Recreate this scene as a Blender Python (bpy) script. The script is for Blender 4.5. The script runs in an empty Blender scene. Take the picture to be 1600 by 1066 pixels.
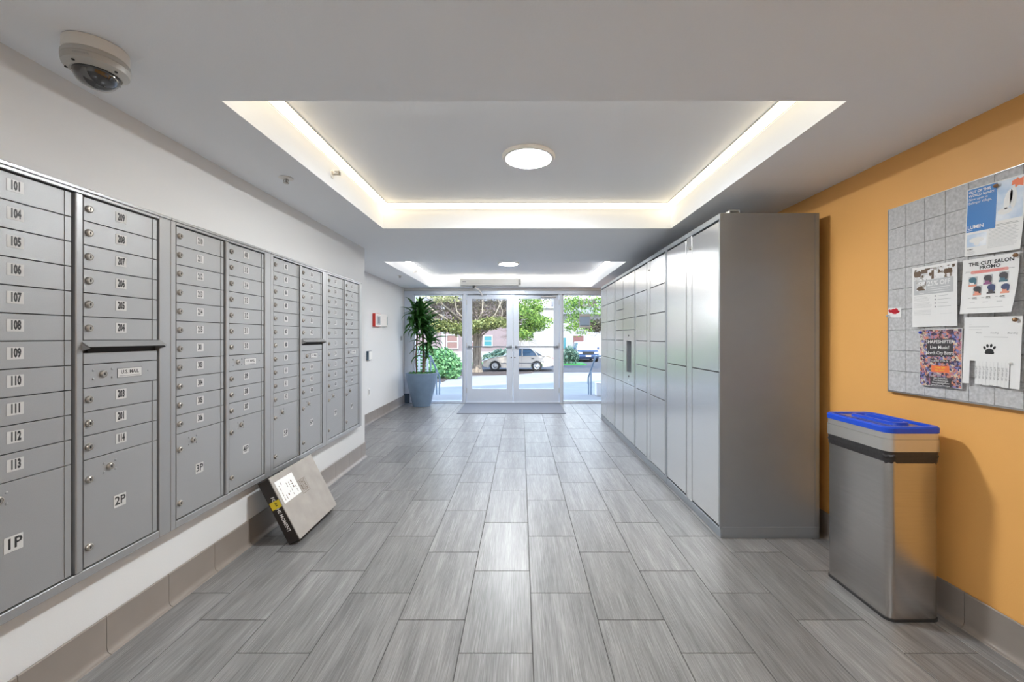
import bpy, math, random
import numpy as np
from mathutils import Vector, Matrix, Euler

random.seed(7); rng = np.random.default_rng(11)
SC = bpy.context.scene
COL = SC.collection
PI = math.pi
H = 1.31            # eye height
CEIL = 2.285
TRAY = 2.50

# ------------------------------------------------------------------ camera
cd = bpy.data.cameras.new('camera'); cam = bpy.data.objects.new('camera', cd); COL.objects.link(cam)
cam.location = (0, 0, H); cam.rotation_euler = (PI/2, 0, 0)
cd.sensor_width = 36; cd.lens = 656/1600*36
cd.shift_x = -14/1600; cd.shift_y = -6/1600
cd.clip_start = .02; cd.clip_end = 400
SC.camera = cam
SC.view_settings.view_transform = 'Standard'; SC.view_settings.look = 'None'
SC.view_settings.gamma = 1; SC.view_settings.use_curve_mapping = False
SC.view_settings.exposure = 1.2

# ------------------------------------------------------------------ world
W_ = bpy.data.worlds.new('sky'); SC.world = W_; W_.use_nodes = True
nt = W_.node_tree; nt.nodes.clear()
out = nt.nodes.new('ShaderNodeOutputWorld'); bg = nt.nodes.new('ShaderNodeBackground')
tc = nt.nodes.new('ShaderNodeTexCoord'); sx = nt.nodes.new('ShaderNodeSeparateXYZ'); rp = nt.nodes.new('ShaderNodeValToRGB')
nt.links.new(tc.outputs['Generated'], sx.inputs[0]); nt.links.new(sx.outputs['Z'], rp.inputs[0])
rp.color_ramp.elements[0].position = 0; rp.color_ramp.elements[0].color = (.95, .93, .95, 1)
rp.color_ramp.elements[1].position = .8; rp.color_ramp.elements[1].color = (.36, .58, 1, 1)
nt.links.new(rp.outputs[0], bg.inputs[0]); bg.inputs[1].default_value = 2.3
nt.links.new(bg.outputs[0], out.inputs[0])
sl = bpy.data.lights.new('sun', 'SUN'); sl.energy = 3.2; sl.angle = math.radians(.6); sl.color = (1, .94, .86)
sun = bpy.data.objects.new('sun', sl); COL.objects.link(sun)
sun.rotation_euler = Vector((-.12, 1, -1.02)).to_track_quat('-Z', 'Y').to_euler()
LED = 2.7; LED_COL = (1, .80, .50); DISC = 148.0; DISC_COL = (.93, .97, 1)

# ------------------------------------------------------------------ materials
def mat(name, col, rough=.5, metal=0, var=0, scale=8, bump=0, bscale=60, aniso=0, spec=.5, stretch=(1, 1, 1), dark=None, coat=0, rnd=False):
    m = bpy.data.materials.new(name); m.use_nodes = True
    n = m.node_tree.nodes; l = m.node_tree.links; b = n['Principled BSDF']
    b.inputs['Base Color'].default_value = (*col, 1); b.inputs['Roughness'].default_value = rough
    b.inputs['Metallic'].default_value = metal; b.inputs['Specular IOR Level'].default_value = spec
    b.inputs['Coat Weight'].default_value = coat
    if var or bump:
        t = n.new('ShaderNodeTexCoord'); mp = n.new('ShaderNodeMapping'); mp.inputs['Scale'].default_value = stretch
        if rnd:
            oi = n.new('ShaderNodeObjectInfo'); mq = n.new('ShaderNodeMath'); mq.operation = 'MULTIPLY'; mq.inputs[1].default_value = 50; l.new(oi.outputs['Random'], mq.inputs[0]); l.new(mq.outputs[0], mp.inputs['Location'])
        l.new(t.outputs['Object'], mp.inputs[0])
    if var:
        no = n.new('ShaderNodeTexNoise'); no.inputs['Scale'].default_value = scale; no.inputs['Detail'].default_value = 5
        l.new(mp.outputs[0], no.inputs['Vector'])
        r = n.new('ShaderNodeValToRGB'); d = dark or tuple(c*(1-var) for c in col)
        r.color_ramp.elements[0].position = .3; r.color_ramp.elements[0].color = (*d, 1)
        r.color_ramp.elements[1].position = .7; r.color_ramp.elements[1].color = (*(min(1, c*(1+var*.5)) for c in col), 1)
        l.new(no.outputs[0], r.inputs[0]); l.new(r.outputs[0], b.inputs['Base Color'])
    if bump:
        nb = n.new('ShaderNodeTexNoise'); nb.inputs['Scale'].default_value = bscale; nb.inputs['Detail'].default_value = 3
        l.new(mp.outputs[0], nb.inputs['Vector'])
        bp = n.new('ShaderNodeBump'); bp.inputs['Strength'].default_value = bump; bp.inputs['Distance'].default_value = .002
        l.new(nb.outputs[0], bp.inputs['Height']); l.new(bp.outputs[0], b.inputs['Normal'])
    return m

def emis(name, col, s):
    m = bpy.data.materials.new(name); m.use_nodes = True; b = m.node_tree.nodes['Principled BSDF']
    b.inputs['Base Color'].default_value = (.8, .8, .8, 1)
    b.inputs['Emission Color'].default_value = (*col, 1); b.inputs['Emission Strength'].default_value = s
    return m

def glass(name, tint=(.97, .985, .98), rf=.6):
    m = bpy.data.materials.new(name); m.use_nodes = True; n = m.node_tree.nodes; l = m.node_tree.links; n.clear()
    o = n.new('ShaderNodeOutputMaterial'); t = n.new('ShaderNodeBsdfTransparent'); t.inputs[0].default_value = (*tint, 1)
    g = n.new('ShaderNodeBsdfGlossy'); g.inputs['Roughness'].default_value = .01; f = n.new('ShaderNodeFresnel'); f.inputs[0].default_value = 1.45
    mu = n.new('ShaderNodeMath'); mu.operation = 'MULTIPLY'; mu.inputs[1].default_value = rf; mx = n.new('ShaderNodeMixShader')
    l.new(f.outputs[0], mu.inputs[0]); l.new(mu.outputs[0], mx.inputs[0]); l.new(t.outputs[0], mx.inputs[1]); l.new(g.outputs[0], mx.inputs[2]); l.new(mx.outputs[0], o.inputs[0])
    return m

def leafmat(name, a, b_, rough=.5, trans=.25):
    m = bpy.data.materials.new(name); m.use_nodes = True; n = m.node_tree.nodes; l = m.node_tree.links; b = n['Principled BSDF']
    o = n['Material Output']
    g = n.new('ShaderNodeNewGeometry'); r = n.new('ShaderNodeValToRGB')
    r.color_ramp.elements[0].color = (*a, 1); r.color_ramp.elements[1].color = (*b_, 1)
    l.new(g.outputs['Random Per Island'], r.inputs[0]); l.new(r.outputs[0], b.inputs['Base Color']); b.inputs['Roughness'].default_value = rough
    tr = n.new('ShaderNodeBsdfTranslucent'); l.new(r.outputs[0], tr.inputs[0]); mx = n.new('ShaderNodeMixShader'); mx.inputs[0].default_value = trans
    l.new(b.outputs[0], mx.inputs[1]); l.new(tr.outputs[0], mx.inputs[2]); l.new(mx.outputs[0], o.inputs[0])
    return m

def tile_mat():
    m = bpy.data.materials.new('vein_cut_grey_tile'); m.use_nodes = True; n = m.node_tree.nodes; l = m.node_tree.links; b = n['Principled BSDF']
    t = n.new('ShaderNodeTexCoord'); oi = n.new('ShaderNodeObjectInfo')
    ad = n.new('ShaderNodeVectorMath'); ad.operation = 'ADD'; mu = n.new('ShaderNodeMath'); mu.operation = 'MULTIPLY'; mu.inputs[1].default_value = 37
    l.new(oi.outputs['Random'], mu.inputs[0]); cb = n.new('ShaderNodeCombineXYZ')
    for i in range(3): l.new(mu.outputs[0], cb.inputs[i])
    l.new(t.outputs['Object'], ad.inputs[0]); l.new(cb.outputs[0], ad.inputs[1])
    def streak(sc, st, det):
        mp = n.new('ShaderNodeMapping'); mp.inputs['Scale'].default_value = st; l.new(ad.outputs[0], mp.inputs[0])
        no = n.new('ShaderNodeTexNoise'); no.inputs['Scale'].default_value = sc; no.inputs['Detail'].default_value = det; no.inputs['Roughness'].default_value = .65
        l.new(mp.outputs[0], no.inputs['Vector']); return no
    fine = streak(1, (300, 6, 1), 4); broad = streak(1, (16, 1.3, 1), 3)
    a = n.new('ShaderNodeMath'); a.operation = 'MULTIPLY_ADD'; a.inputs[1].default_value = .62; l.new(fine.outputs[0], a.inputs[0])
    c = n.new('ShaderNodeMath'); c.operation = 'MULTIPLY'; c.inputs[1].default_value = .38; l.new(broad.outputs[0], c.inputs[0]); l.new(c.outputs[0], a.inputs[2])
    r = n.new('ShaderNodeValToRGB'); e = r.color_ramp.elements
    e[0].position = .33; e[0].color = (.085, .083, .082, 1); e[1].position = .67; e[1].color = (.33, .323, .32, 1)
    k = e.new(.5); k.color = (.185, .181, .180, 1)
    l.new(a.outputs[0], r.inputs[0])
    hs = n.new('ShaderNodeHueSaturation'); vr = n.new('ShaderNodeMapRange'); vr.inputs[3].default_value = .9; vr.inputs[4].default_value = 1.12
    l.new(oi.outputs['Random'], vr.inputs[0]); l.new(vr.outputs[0], hs.inputs['Value']); l.new(r.outputs[0], hs.inputs['Color']); l.new(hs.outputs[0], b.inputs['Base Color'])
    b.inputs['Roughness'].default_value = .34; b.inputs['Specular IOR Level'].default_value = .9
    bp = n.new('ShaderNodeBump'); bp.inputs['Strength'].default_value = .12; bp.inputs['Distance'].default_value = .001
    l.new(fine.outputs[0], bp.inputs['Height']); l.new(bp.outputs[0], b.inputs['Normal'])
    return m

def voronoi_mat(name, cols, scale, rough=.5):
    m = bpy.data.materials.new(name); m.use_nodes = True; n = m.node_tree.nodes; l = m.node_tree.links; b = n['Principled BSDF']
    t = n.new('ShaderNodeTexCoord'); no = n.new('ShaderNodeTexNoise'); no.inputs['Scale'].default_value = scale; no.inputs['Detail'].default_value = 4
    v = n.new('ShaderNodeTexVoronoi'); v.inputs['Scale'].default_value = scale
    mxv = n.new('ShaderNodeVectorMath'); mxv.operation = 'MULTIPLY_ADD'; mxv.inputs[1].default_value = (.03,)*3
    l.new(t.outputs['Object'], no.inputs['Vector']); l.new(no.outputs['Color'], mxv.inputs[0]); l.new(t.outputs['Object'], mxv.inputs[2]); l.new(mxv.outputs[0], v.inputs['Vector'])
    s = n.new('ShaderNodeSeparateColor'); l.new(v.outputs['Color'], s.inputs[0]); r = n.new('ShaderNodeValToRGB'); r.color_ramp.interpolation = 'CONSTANT'
    e = r.color_ramp.elements
    while len(e) < len(cols): e.new(.5)
    for i, c in enumerate(cols): e[i].position = i/len(cols); e[i].color = (*c, 1)
    l.new(s.outputs[0], r.inputs[0]); l.new(r.outputs[0], b.inputs['Base Color']); b.inputs['Roughness'].default_value = rough
    return m

M = dict(
    wall=mat('white_wall_paint', (.73, .735, .735), .6, bump=.15, bscale=220),
    ceil=mat('ceiling_paint', (.88, .91, .95), .7, bump=.2, bscale=160),
    yellow=mat('yellow_wall_paint', (.83, .43, .125), .5, var=.03, scale=2, bump=.2, bscale=200),
    base=mat('taupe_cove_tile', (.27, .235, .21), .3, var=.08, scale=6),
    grout=mat('grey_grout', (.075, .072, .07), .8),
    tile=tile_mat(),
    mail=mat('silver_mailbox_paint', (.365, .37, .375), .36, .35, var=.05, scale=400, bump=.25, bscale=900),
    mailf=mat('silver_frame_aluminium', (.38, .385, .39), .36, .5, var=.04, scale=300, bump=.1, bscale=900),
    gap=mat('dark_recess', (.03, .03, .032), .8),
    plate=mat('number_plate', (.60, .595, .58), .35), ink=mat('black_ink', (.02, .02, .022), .5),
    chrome=mat('worn_chrome', (.50, .47, .43), .28, .9, var=.2, scale=90), keyhole=mat('keyhole_black', (.04, .04, .04), .4),
    locker=mat('brushed_locker_paint', (.64, .64, .635), .23, .8, var=.05, scale=6, bump=.06, bscale=14, stretch=(1, 1, 25)),
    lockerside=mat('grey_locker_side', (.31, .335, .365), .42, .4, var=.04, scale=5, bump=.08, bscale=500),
    frame=mat('anodised_aluminium', (.66, .72, .82), .35, .35), frame2=mat('dark_aluminium', (.22, .24, .27), .4, .5),
    glass=glass('clear_glass'), white=mat('white_plastic', (.82, .81, .79), .35), offwhite=mat('offwhite_metal', (.76, .75, .71), .4),
    steel=mat('brushed_steel', (.55, .53, .51), .24, 1, bump=.1, bscale=30, stretch=(1, 1, 30), var=.05, scale=5),
    steel2=mat('satin_steel', (.66, .64, .61), .35, .85), blue=mat('blue_plastic', (.010, .075, .62), .35), bluesheen=mat('blue_plastic_reflection', (.09, .12, .30), .22),
    bag=mat('black_bag_film', (.028, .026, .027), .28, bump=1, bscale=40), rubber=mat('black_rubber', (.03, .03, .03), .6),
    pot=mat('grey_blue_planter', (.17, .25, .36), .4, var=.1, scale=8, bump=.1, bscale=80),
    soil=mat('potting_soil', (.06, .04, .03), .9), moss=leafmat('moss_green', (.03, .14, .03), (.12, .35, .08)),
    cane=mat('plant_cane', (.16, .11, .08), .8, var=.35, scale=20, stretch=(1, 1, 6)), pleaf=leafmat('strap_leaf_green', (.010, .05, .012), (.05, .17, .03), .35, .2),
    mat=mat('grey_entrance_mat', (.22, .235, .27), .95, var=.12, scale=90, bump=.5, bscale=200),
    card=mat('grey_cardboard', (.37, .34, .31), .65, var=.12, scale=9), boxdark=mat('black_printed_card', (.022, .016, .014), .45), paper=mat('white_paper', (.80, .80, .79), .6),
    yellowst=mat('yellow_sticker', (.80, .62, .03), .5), greyink=mat('grey_ink', (.35, .35, .36), .6), lgrey=mat('light_grey_print', (.50, .51, .52), .6),
    felt=mat('grey_tack_fabric', (.55, .55, .555), .9, var=.22, scale=75, bump=.3, bscale=300, rnd=True), alu=mat('satin_aluminium', (.6, .6, .6), .3, .9),
    pblue=mat('blue_print', (.01, .17, .50), .4), pcloud=mat('cloud_print', (.72, .74, .76), .45, var=.4, scale=14, dark=(.42, .55, .72)), porange=mat('orange_print', (.85, .2, .07), .5),
    ppink=mat('pink_print', (.72, .33, .29), .5), pbrown=mat('brown_print', (.13, .08, .045), .5), pred=mat('red_print', (.7, .02, .04), .5),
    pnavy=mat('navy_print', (.03, .05, .14), .5), pskin=mat('coral_print', (.75, .30, .20), .5), pteal=mat('teal_print', (.05, .14, .19), .5), pplum=mat('plum_print', (.25, .08, .2), .5), pdark=mat('charcoal_print', (.05, .045, .05), .5),
    floral=voronoi_mat('floral_print', [(.04, .05, .14), (.5, .2, .25), (.62, .55, .42), (.12, .06, .08), (.2, .22, .5), (.65, .25, .15), (.3, .25, .33), (.05, .03, .05)], 95),
    photo=voronoi_mat('photo_print', [(.6, .6, .6), (.1, .06, .03), (.75, .75, .75), (.35, .33, .3), (.8, .8, .8)], 60),
    bronze=mat('bronze_pin', (.30, .17, .09), .3, .8), bluepin=mat('blue_pin', (.01, .04, .5), .3),
    redp=mat('red_plastic', (.62, .03, .02), .35), greenp=mat('green_print', (.02, .16, .12), .4), darkblue=mat('blue_grey_plastic', (.06, .10, .15), .4),
    dome=mat('smoked_dome', (.012, .013, .018), .04, 0, spec=1, coat=1), camgrey=mat('camera_grey', (.47, .47, .45), .4), black=mat('black_plastic', (.02, .02, .02), .4),
    led=emis('led_diffuser', LED_COL, LED), disc=emis('disc_diffuser', DISC_COL, DISC), discfill=emis('disc_diffuser_added_fill', DISC_COL, DISC*.8), discfar=emis('disc_diffuser_far', DISC_COL, DISC*.75),
    ledfar=emis('led_diffuser_far', (1, .93, .82), LED*1.6),
    concrete=mat('pale_concrete', (.27, .26, .25), .9, var=.1, scale=1.2), asphalt=mat('asphalt', (.07, .068, .072), .9, var=.25, scale=3), mulch_shade=mat('bark_mulch_and_shade', (.075, .052, .042), .95, var=.4, scale=6), lawn=mat('lawn_grass', (.05, .26, .06), .9, var=.4, scale=12),
    bark=mat('tree_bark', (.30, .25, .20), .9, var=.6, scale=3, stretch=(4, 4, .7), bump=.6, bscale=12), twig=mat('purple_brown_twigs', (.17, .135, .11), .9, var=.3, scale=1.5),
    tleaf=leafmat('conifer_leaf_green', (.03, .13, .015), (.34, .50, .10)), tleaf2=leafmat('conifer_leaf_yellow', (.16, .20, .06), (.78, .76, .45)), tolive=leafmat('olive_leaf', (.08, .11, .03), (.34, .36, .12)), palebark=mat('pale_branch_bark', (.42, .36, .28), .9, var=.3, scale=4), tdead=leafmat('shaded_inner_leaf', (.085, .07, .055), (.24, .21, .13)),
    ivy=leafmat('ivy_leaf', (.006, .09, .03), (.30, .58, .24)), shrub=leafmat('grey_green_shrub', (.03, .12, .08), (.28, .40, .30)),
    housebrown=mat('mauve_siding', (.25, .19, .20), .8, var=.08, scale=3), stucco=mat('pale_stucco', (.36, .34, .325), .9, var=.05, scale=1), siding=mat('white_siding', (.34, .34, .34), .8), roof=mat('grey_roof', (.18, .17, .17), .9, var=.2, scale=5),
    wtrim=mat('white_trim', (.42, .42, .43), .5), maroon=mat('maroon_door', (.17, .07, .065), .5), wglass=mat('window_glass_teal', (.06, .22, .26), .1, spec=1), curtain=mat('brown_curtain', (.22, .12, .11), .7),
    carp=mat('champagne_car_paint', (.62, .56, .49), .25, .35, coat=.8), cardark=mat('dark_trim_and_roof_reflection', (.10, .11, .13), .3, .3), carglass=mat('car_glass', (.06, .12, .20), .06, spec=1), tyre=mat('tyre', (.03, .03, .03), .8), rim=mat('wheel_rim', (.62, .62, .62), .35, .5),
    suvp=mat('navy_car_paint', (.03, .06, .14), .25, .3, coat=.8), suvsunlit=mat('pale_sunlit_suv_tone', (.75, .76, .78), .35), lamp=mat('headlamp_lens', (.6, .62, .65), .15, spec=1), redlamp=mat('tail_lamp', (.45, .03, .02), .2),
    rail=mat('blue_grey_handrail', (.20, .27, .35), .35, .6), fence=mat('white_railing', (.75, .77, .80), .5), outerwall=mat('building_render', (.5, .48, .45), .9),
    addr=mat('frosted_vinyl', (.62, .66, .70), .6),
)

# ------------------------------------------------------------------ helpers
Wp = {}
class MB:
    def __init__(s): s.v = []; s.f = []; s.m = []
    def add(s, v, f, m=0):
        o = len(s.v); s.v += [tuple(p) for p in v]; s.f += [tuple(i+o for i in q) for q in f]; s.m += [m]*len(f); return s
    def box(s, x0, x1, y0, y1, z0, z1, m=0, b=0):
        if x0 > x1: x0, x1 = x1, x0
        if y0 > y1: y0, y1 = y1, y0
        if z0 > z1: z0, z1 = z1, z0
        if not b:
            v = [(x, y, z) for x in (x0, x1) for y in (y0, y1) for z in (z0, z1)]
            return s.add(v, [(0, 1, 3, 2), (4, 6, 7, 5), (0, 4, 5, 1), (2, 3, 7, 6), (0, 2, 6, 4), (1, 5, 7, 3)], m)
        b = min(b, (x1-x0)*.45, (y1-y0)*.45, (z1-z0)*.45)
        bm = []; idx = {}
        for i, x in enumerate((x0, x1)):
            for j, y in enumerate((y0, y1)):
                for k, z in enumerate((z0, z1)):
                    sx_, sy_, sz_ = (1, -1)[i], (1, -1)[j], (1, -1)[k]
                    for a in range(3):
                        idx[i, j, k, a] = len(bm)
                        bm.append((x+(0 if a == 0 else b*sx_), y+(0 if a == 1 else b*sy_), z+(0 if a == 2 else b*sz_)))
        F = []
        def q(*ks, out):
            p = [Vector(bm[idx[k]]) for k in ks]; nn = (p[1]-p[0]).cross(p[2]-p[0]); ids = [idx[k] for k in ks]
            F.append(tuple(ids) if nn.dot(Vector(out)) > 0 else tuple(reversed(ids)))
        for a in range(3):
            o1, o2 = [t for t in range(3) if t != a]
            for e in (0, 1):
                ks = []
                for (p, r) in ((0, 0), (1, 0), (1, 1), (0, 1)):
                    c = [0, 0, 0]; c[a] = e; c[o1] = p; c[o2] = r; ks.append((*c, a))
                o = [0, 0, 0]; o[a] = 2*e-1; q(*ks, out=o)
            for (p, r) in ((0, 0), (1, 0), (1, 1), (0, 1)):
                c0 = [0, 0, 0]; c0[o1] = p; c0[o2] = r; c1 = list(c0); c1[a] = 1
                o = [0, 0, 0]; o[o1] = 2*p-1; o[o2] = 2*r-1
                q((*c0, o1), (*c1, o1), (*c1, o2), (*c0, o2), out=o)
        for i in (0, 1):
            for j in (0, 1):
                for k in (0, 1): q((i, j, k, 0), (i, j, k, 1), (i, j, k, 2), out=(2*i-1, 2*j-1, 2*k-1))
        return s.add(bm, F, m)
    def tube(s, pts, rad, n=8, m=0, cap=True):
        pts = [Vector(p) for p in pts]
        if not hasattr(rad, '__len__'): rad = [rad]*len(pts)
        v = []; f = []; up = None
        for i, p in enumerate(pts):
            d = (pts[min(i+1, len(pts)-1)]-pts[max(i-1, 0)]).normalized()
            if up is None: up = d.orthogonal().normalized()
            up = (up-d*up.dot(d)); up = up.normalized() if up.length > 1e-6 else d.orthogonal().normalized()
            w = d.cross(up)
            for k in range(n):
                a = 2*PI*k/n; v.append(p+(up*math.cos(a)+w*math.sin(a))*rad[i])
        for i in range(len(pts)-1):
            for k in range(n):
                a, b = i*n+k, i*n+(k+1) % n; f.append((a, b, b+n, a+n))
        if cap: f.append(tuple(reversed(range(n)))); f.append(tuple(range((len(pts)-1)*n, len(pts)*n)))
        return s.add(v, f, m)
    def lathe(s, prof, c=(0, 0, 0), n=24, m=0, axis='z'):
        v = []; f = []
        for (r, h) in prof:
            for k in range(n):
                a = 2*PI*k/n; p = (r*math.cos(a), r*math.sin(a), h)
                if axis == 'x': p = (h, r*math.cos(a), r*math.sin(a))
                if axis == 'y': p = (r*math.sin(a), h, r*math.cos(a))
                v.append((c[0]+p[0], c[1]+p[1], c[2]+p[2]))
        L = len(prof)
        for i in range(L-1):
            for k in range(n):
                a, b = i*n+k, i*n+(k+1) % n; f.append((a, b, b+n, a+n))
        f.append(tuple(reversed(range(n)))); f.append(tuple(range((L-1)*n, L*n)))
        return s.add(v, f, m)
    def prism(s, poly, lo, hi, axis='z', m=0):
        n = len(poly); v = []
        for h in (lo, hi):
            for (a, b) in poly: v.append({'z': (a, b, h), 'y': (a, h, b), 'x': (h, a, b)}[axis])
        f = [tuple(reversed(range(n))), tuple(range(n, 2*n))]+[(i, (i+1) % n, (i+1) % n+n, i+n) for i in range(n)]
        return s.add(v, f, m)
    def loft(s, rings, m=0, cap=True):
        n = len(rings[0]); v = [p for r in rings for p in r]; f = []
        for i in range(len(rings)-1):
            for k in range(n):
                a, b = i*n+k, i*n+(k+1) % n; f.append((a, b, b+n, a+n))
        if cap: f.append(tuple(reversed(range(n)))); f.append(tuple(range((len(rings)-1)*n, len(rings)*n)))
        return s.add(v, f, m)
    def build(s, name, mats, parent=None, at=(0, 0, 0), smooth=False, world=True, fix=False):
        """vertices local to `at`; when world is set they are absolute and `at` becomes the origin"""
        me = bpy.data.meshes.new(name)
        v = [(p[0]-at[0], p[1]-at[1], p[2]-at[2]) for p in s.v] if world else s.v
        me.from_pydata(v, [], s.f)
        mats = mats if isinstance(mats, (list, tuple)) else [mats]
        for q in mats: me.materials.append(M[q] if isinstance(q, str) else q)
        if len(mats) > 1: me.polygons.foreach_set('material_index', s.m)
        if fix:
            import bmesh
            b = bmesh.new(); b.from_mesh(me); bmesh.ops.recalc_face_normals(b, faces=b.faces); b.to_mesh(me); b.free()
        if smooth:
            me.polygons.foreach_set('use_smooth', [True]*len(me.polygons)); me.set_sharp_from_angle(angle=math.radians(35))
        me.update()
        return link(name, me, parent, at)

def link(name, data, parent=None, at=(0, 0, 0)):
    o = bpy.data.objects.new(name, data); COL.objects.link(o)
    at = Vector(at); o.location = at-Wp.get(parent.name, Vector()) if parent else at
    if parent: o.parent = parent
    Wp[o.name] = at
    return o

def tag(o, label=None, cat=None, group=None, kind=None):
    for k, v in (('label', label), ('category', cat), ('group', group), ('kind', kind)):
        if v: o[k] = v
    return o

def thing(name, label, cat, loc=(0, 0, 0), rot=None, group=None):
    o = bpy.data.objects.new(name, None); COL.objects.link(o); o.location = loc; o.empty_display_size = .1
    if rot is not None: o.rotation_euler = rot; Wp[o.name] = Vector()
    else: Wp[o.name] = Vector(loc)
    return tag(o, label, cat, group)

def struct(o, label=None): return tag(o, label, None, None, 'structure')

_tc = {}
def text(t, size, bold=0, sx=1, align='CENTER', shear=0):
    key = (t, size, bold, sx, align, shear)
    if key in _tc: return _tc[key]
    c = bpy.data.curves.new('t', 'FONT'); c.body = t; c.size = size; c.offset = bold*size; c.align_x = align; c.align_y = 'CENTER'; c.shear = shear
    c.resolution_u = 2; c.space_line = .9
    o = bpy.data.objects.new('t', c); me = bpy.data.meshes.new_from_object(o)
    v = [(p.co.x*sx, p.co.y) for p in me.vertices]; f = [tuple(p.vertices) for p in me.polygons]
    # keep faces facing +z
    g = []
    for q in f:
        a = sum(v[q[i]][0]*v[q[(i+1) % len(q)]][1]-v[q[(i+1) % len(q)]][0]*v[q[i]][1] for i in range(len(q)))
        g.append(q if a > 0 else tuple(reversed(q)))
    bpy.data.objects.remove(o); bpy.data.curves.remove(c); bpy.data.meshes.remove(me)
    _tc[key] = (v, g); return v, g

# ------------------------------------------------------------------ room shell
XL, XLF, XR = -1.72, -2.32, 2.01
YB, YC, YF = -3.1, 4.62, 8.34
struct(MB().box(XLF-.15, XL, YB, YC, -.1, TRAY+.1).build('wall_left', 'wall'))
struct(MB().box(XLF-.15, XLF, YC, YF+.14, -.1, TRAY+.1).build('wall_left_entrance', 'wall'))
struct(MB().box(XR, XR+.15, YB, YF+.14, -.1, TRAY+.1).build('wall_right', 'yellow'))
struct(MB().box(XLF-.15, XR+.15, YB-.15, YB, -.1, TRAY+.1).build('wall_back', 'wall'))
struct(MB().box(XLF, XR, YF, YF+.14, 2.232, CEIL).build('wall_front', 'wall'))
trays = [(-1.235, 1.345, -1.95, .06), (-1.235, 1.345, 1.733, 3.762), (-1.77, 1.36, 5.42, 8.10)]
cm = MB(); y = YB; X0, X1 = XLF-.15, XR+.15
for (a, b, c, d) in trays:
    cm.box(X0, X1, y, c, CEIL, TRAY+.02); cm.box(X0, a, c, d, CEIL, TRAY+.02); cm.box(b, X1, c, d, CEIL, TRAY+.02); y = d
cm.box(X0, X1, y, YF+.14, CEIL, TRAY+.02); cm.box(X0, X1, YB, YF+.14, TRAY+.0, TRAY+.1)
struct(cm.build('ceiling', 'ceil'))

fl = struct(MB().box(XLF-.1, XR+.1, YB, YF+.02, -.12, -.0025).build('floor', 'grout'))
TW, TL, G = .3078, .613, .0021
cache = {}
for k in range(-8, 7):
    xa, xb = .049+k*TW, .049+(k+1)*TW
    off = ((-1-k) % 3)/3*TL
    n0 = math.floor((YB-1.741-off)/TL)
    for n in range(n0, 13):
        ya = 1.741+off+n*TL; yb = ya+TL
        xlim = XL if yb <= YC else XLF
        x0, x1 = max(xa, xlim-.0), min(xb, XR); y0, y1 = max(ya, YB), min(yb, YF-.01)
        if x1-x0 < .03 or y1-y0 < .03: continue
        key = (round(x1-x0, 3), round(y1-y0, 3))
        if key not in cache:
            w, h = (x1-x0)/2-G, (y1-y0)/2-G
            o = MB().box(-w, w, -h, h, -.0085, 0, b=.0009).build('tile', 'tile', fl, world=False); cache[key] = o.data
            o.location = ((x0+x1)/2, (y0+y1)/2, 0)
        else:
            o = bpy.data.objects.new('tile', cache[key]); COL.objects.link(o); o.parent = fl; o.location = ((x0+x1)/2, (y0+y1)/2, 0)

# cove base tiles
def cove(name, face, n, y0, y1, mname='base', pitch=.306, start=0.0):
    root = struct(MB().box(face, face-n*.004 if False else face+n*.004, y0, y1, 0, .155).build(name, 'grout'))
    prof = [(.003, .158), (.009, .160), (.012, .156), (.012, .03), (.015, .015), (.022, .006), (.030, .0035), (.032, .0), (.003, 0)]
    y = start; shared = {}
    while y < y1-.01:
        a, b = max(y, y0), min(y+pitch, y1); y += pitch
        if b-a < .02: continue
        key = round(b-a, 3)
        if key not in shared:
            m = MB(); m.prism([(p[0]*n, p[1]) for p in prof], -(b-a)/2+.0012, (b-a)/2-.0012, 'y')
            shared[key] = m.build('tile', mname, root, world=False, smooth=True, fix=True).data; o = bpy.context.scene.objects[-1] if False else None
            ob = [x for x in root.children][-1]
        else:
            ob = bpy.data.objects.new('tile', shared[key]); COL.objects.link(ob); ob.parent = root
        ob.location = (face, (a+b)/2, .0)
cove('baseboard_left', XL, 1, -.6, YC, start=1.731-.306*8)
cove('baseboard_left_entrance', XLF, 1, YC, YF, start=YC)
cove('baseboard_right', XR, -1, -.6, 6.9, start=1.586-.306*8)

# cove lights in the ceiling trays
def cove_light(t, mname, label):
    a, b, c, d = t; z0, z1, w = CEIL+.175, TRAY, .045
    th = thing('cove_light', label, 'light', ((a+b)/2, (c+d)/2, TRAY), group=None)
    def strip(p, q, nrm):
        p, q, nn = Vector(p), Vector(q), Vector(nrm)
        m = MB(); e = .003
        lo0, hi0 = p+nn*e+Vector((0, 0, z0)), p+nn*w+Vector((0, 0, z1-e)); lo1, hi1 = q+nn*e+Vector((0, 0, z0)), q+nn*w+Vector((0, 0, z1-e))
        bk0, bk1 = p+nn*e+Vector((0, 0, z1-e)), q+nn*e+Vector((0, 0, z1-e))
        m.add([lo0, hi0, bk0, lo1, hi1, bk1], [(0, 1, 4, 3), (0, 2, 1), (3, 4, 5), (0, 3, 5, 2), (1, 2, 5, 4)])
        m.build('diffuser', mname, th, at=tuple(th.location), fix=True)
        r = MB(); r.tube([lo0+nn*.002-Vector((0, 0, .003)), lo1+nn*.002-Vector((0, 0, .003))], .003, 4); r.tube([hi0+nn*.003, hi1+nn*.003], .003, 4)
        r.build('channel_edge', 'alu', th, at=tuple(th.location))
    strip((a, c+.05, 0), (a, d-.0, 0), (1, 0, 0)); strip((b, c+.05, 0), (b, d-.0, 0), (-1, 0, 0)); strip((a+.046, d, 0), (b-.046, d, 0), (0, -1, 0)); strip((a, c, 0), (b, c, 0), (0, 1, 0))
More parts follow.
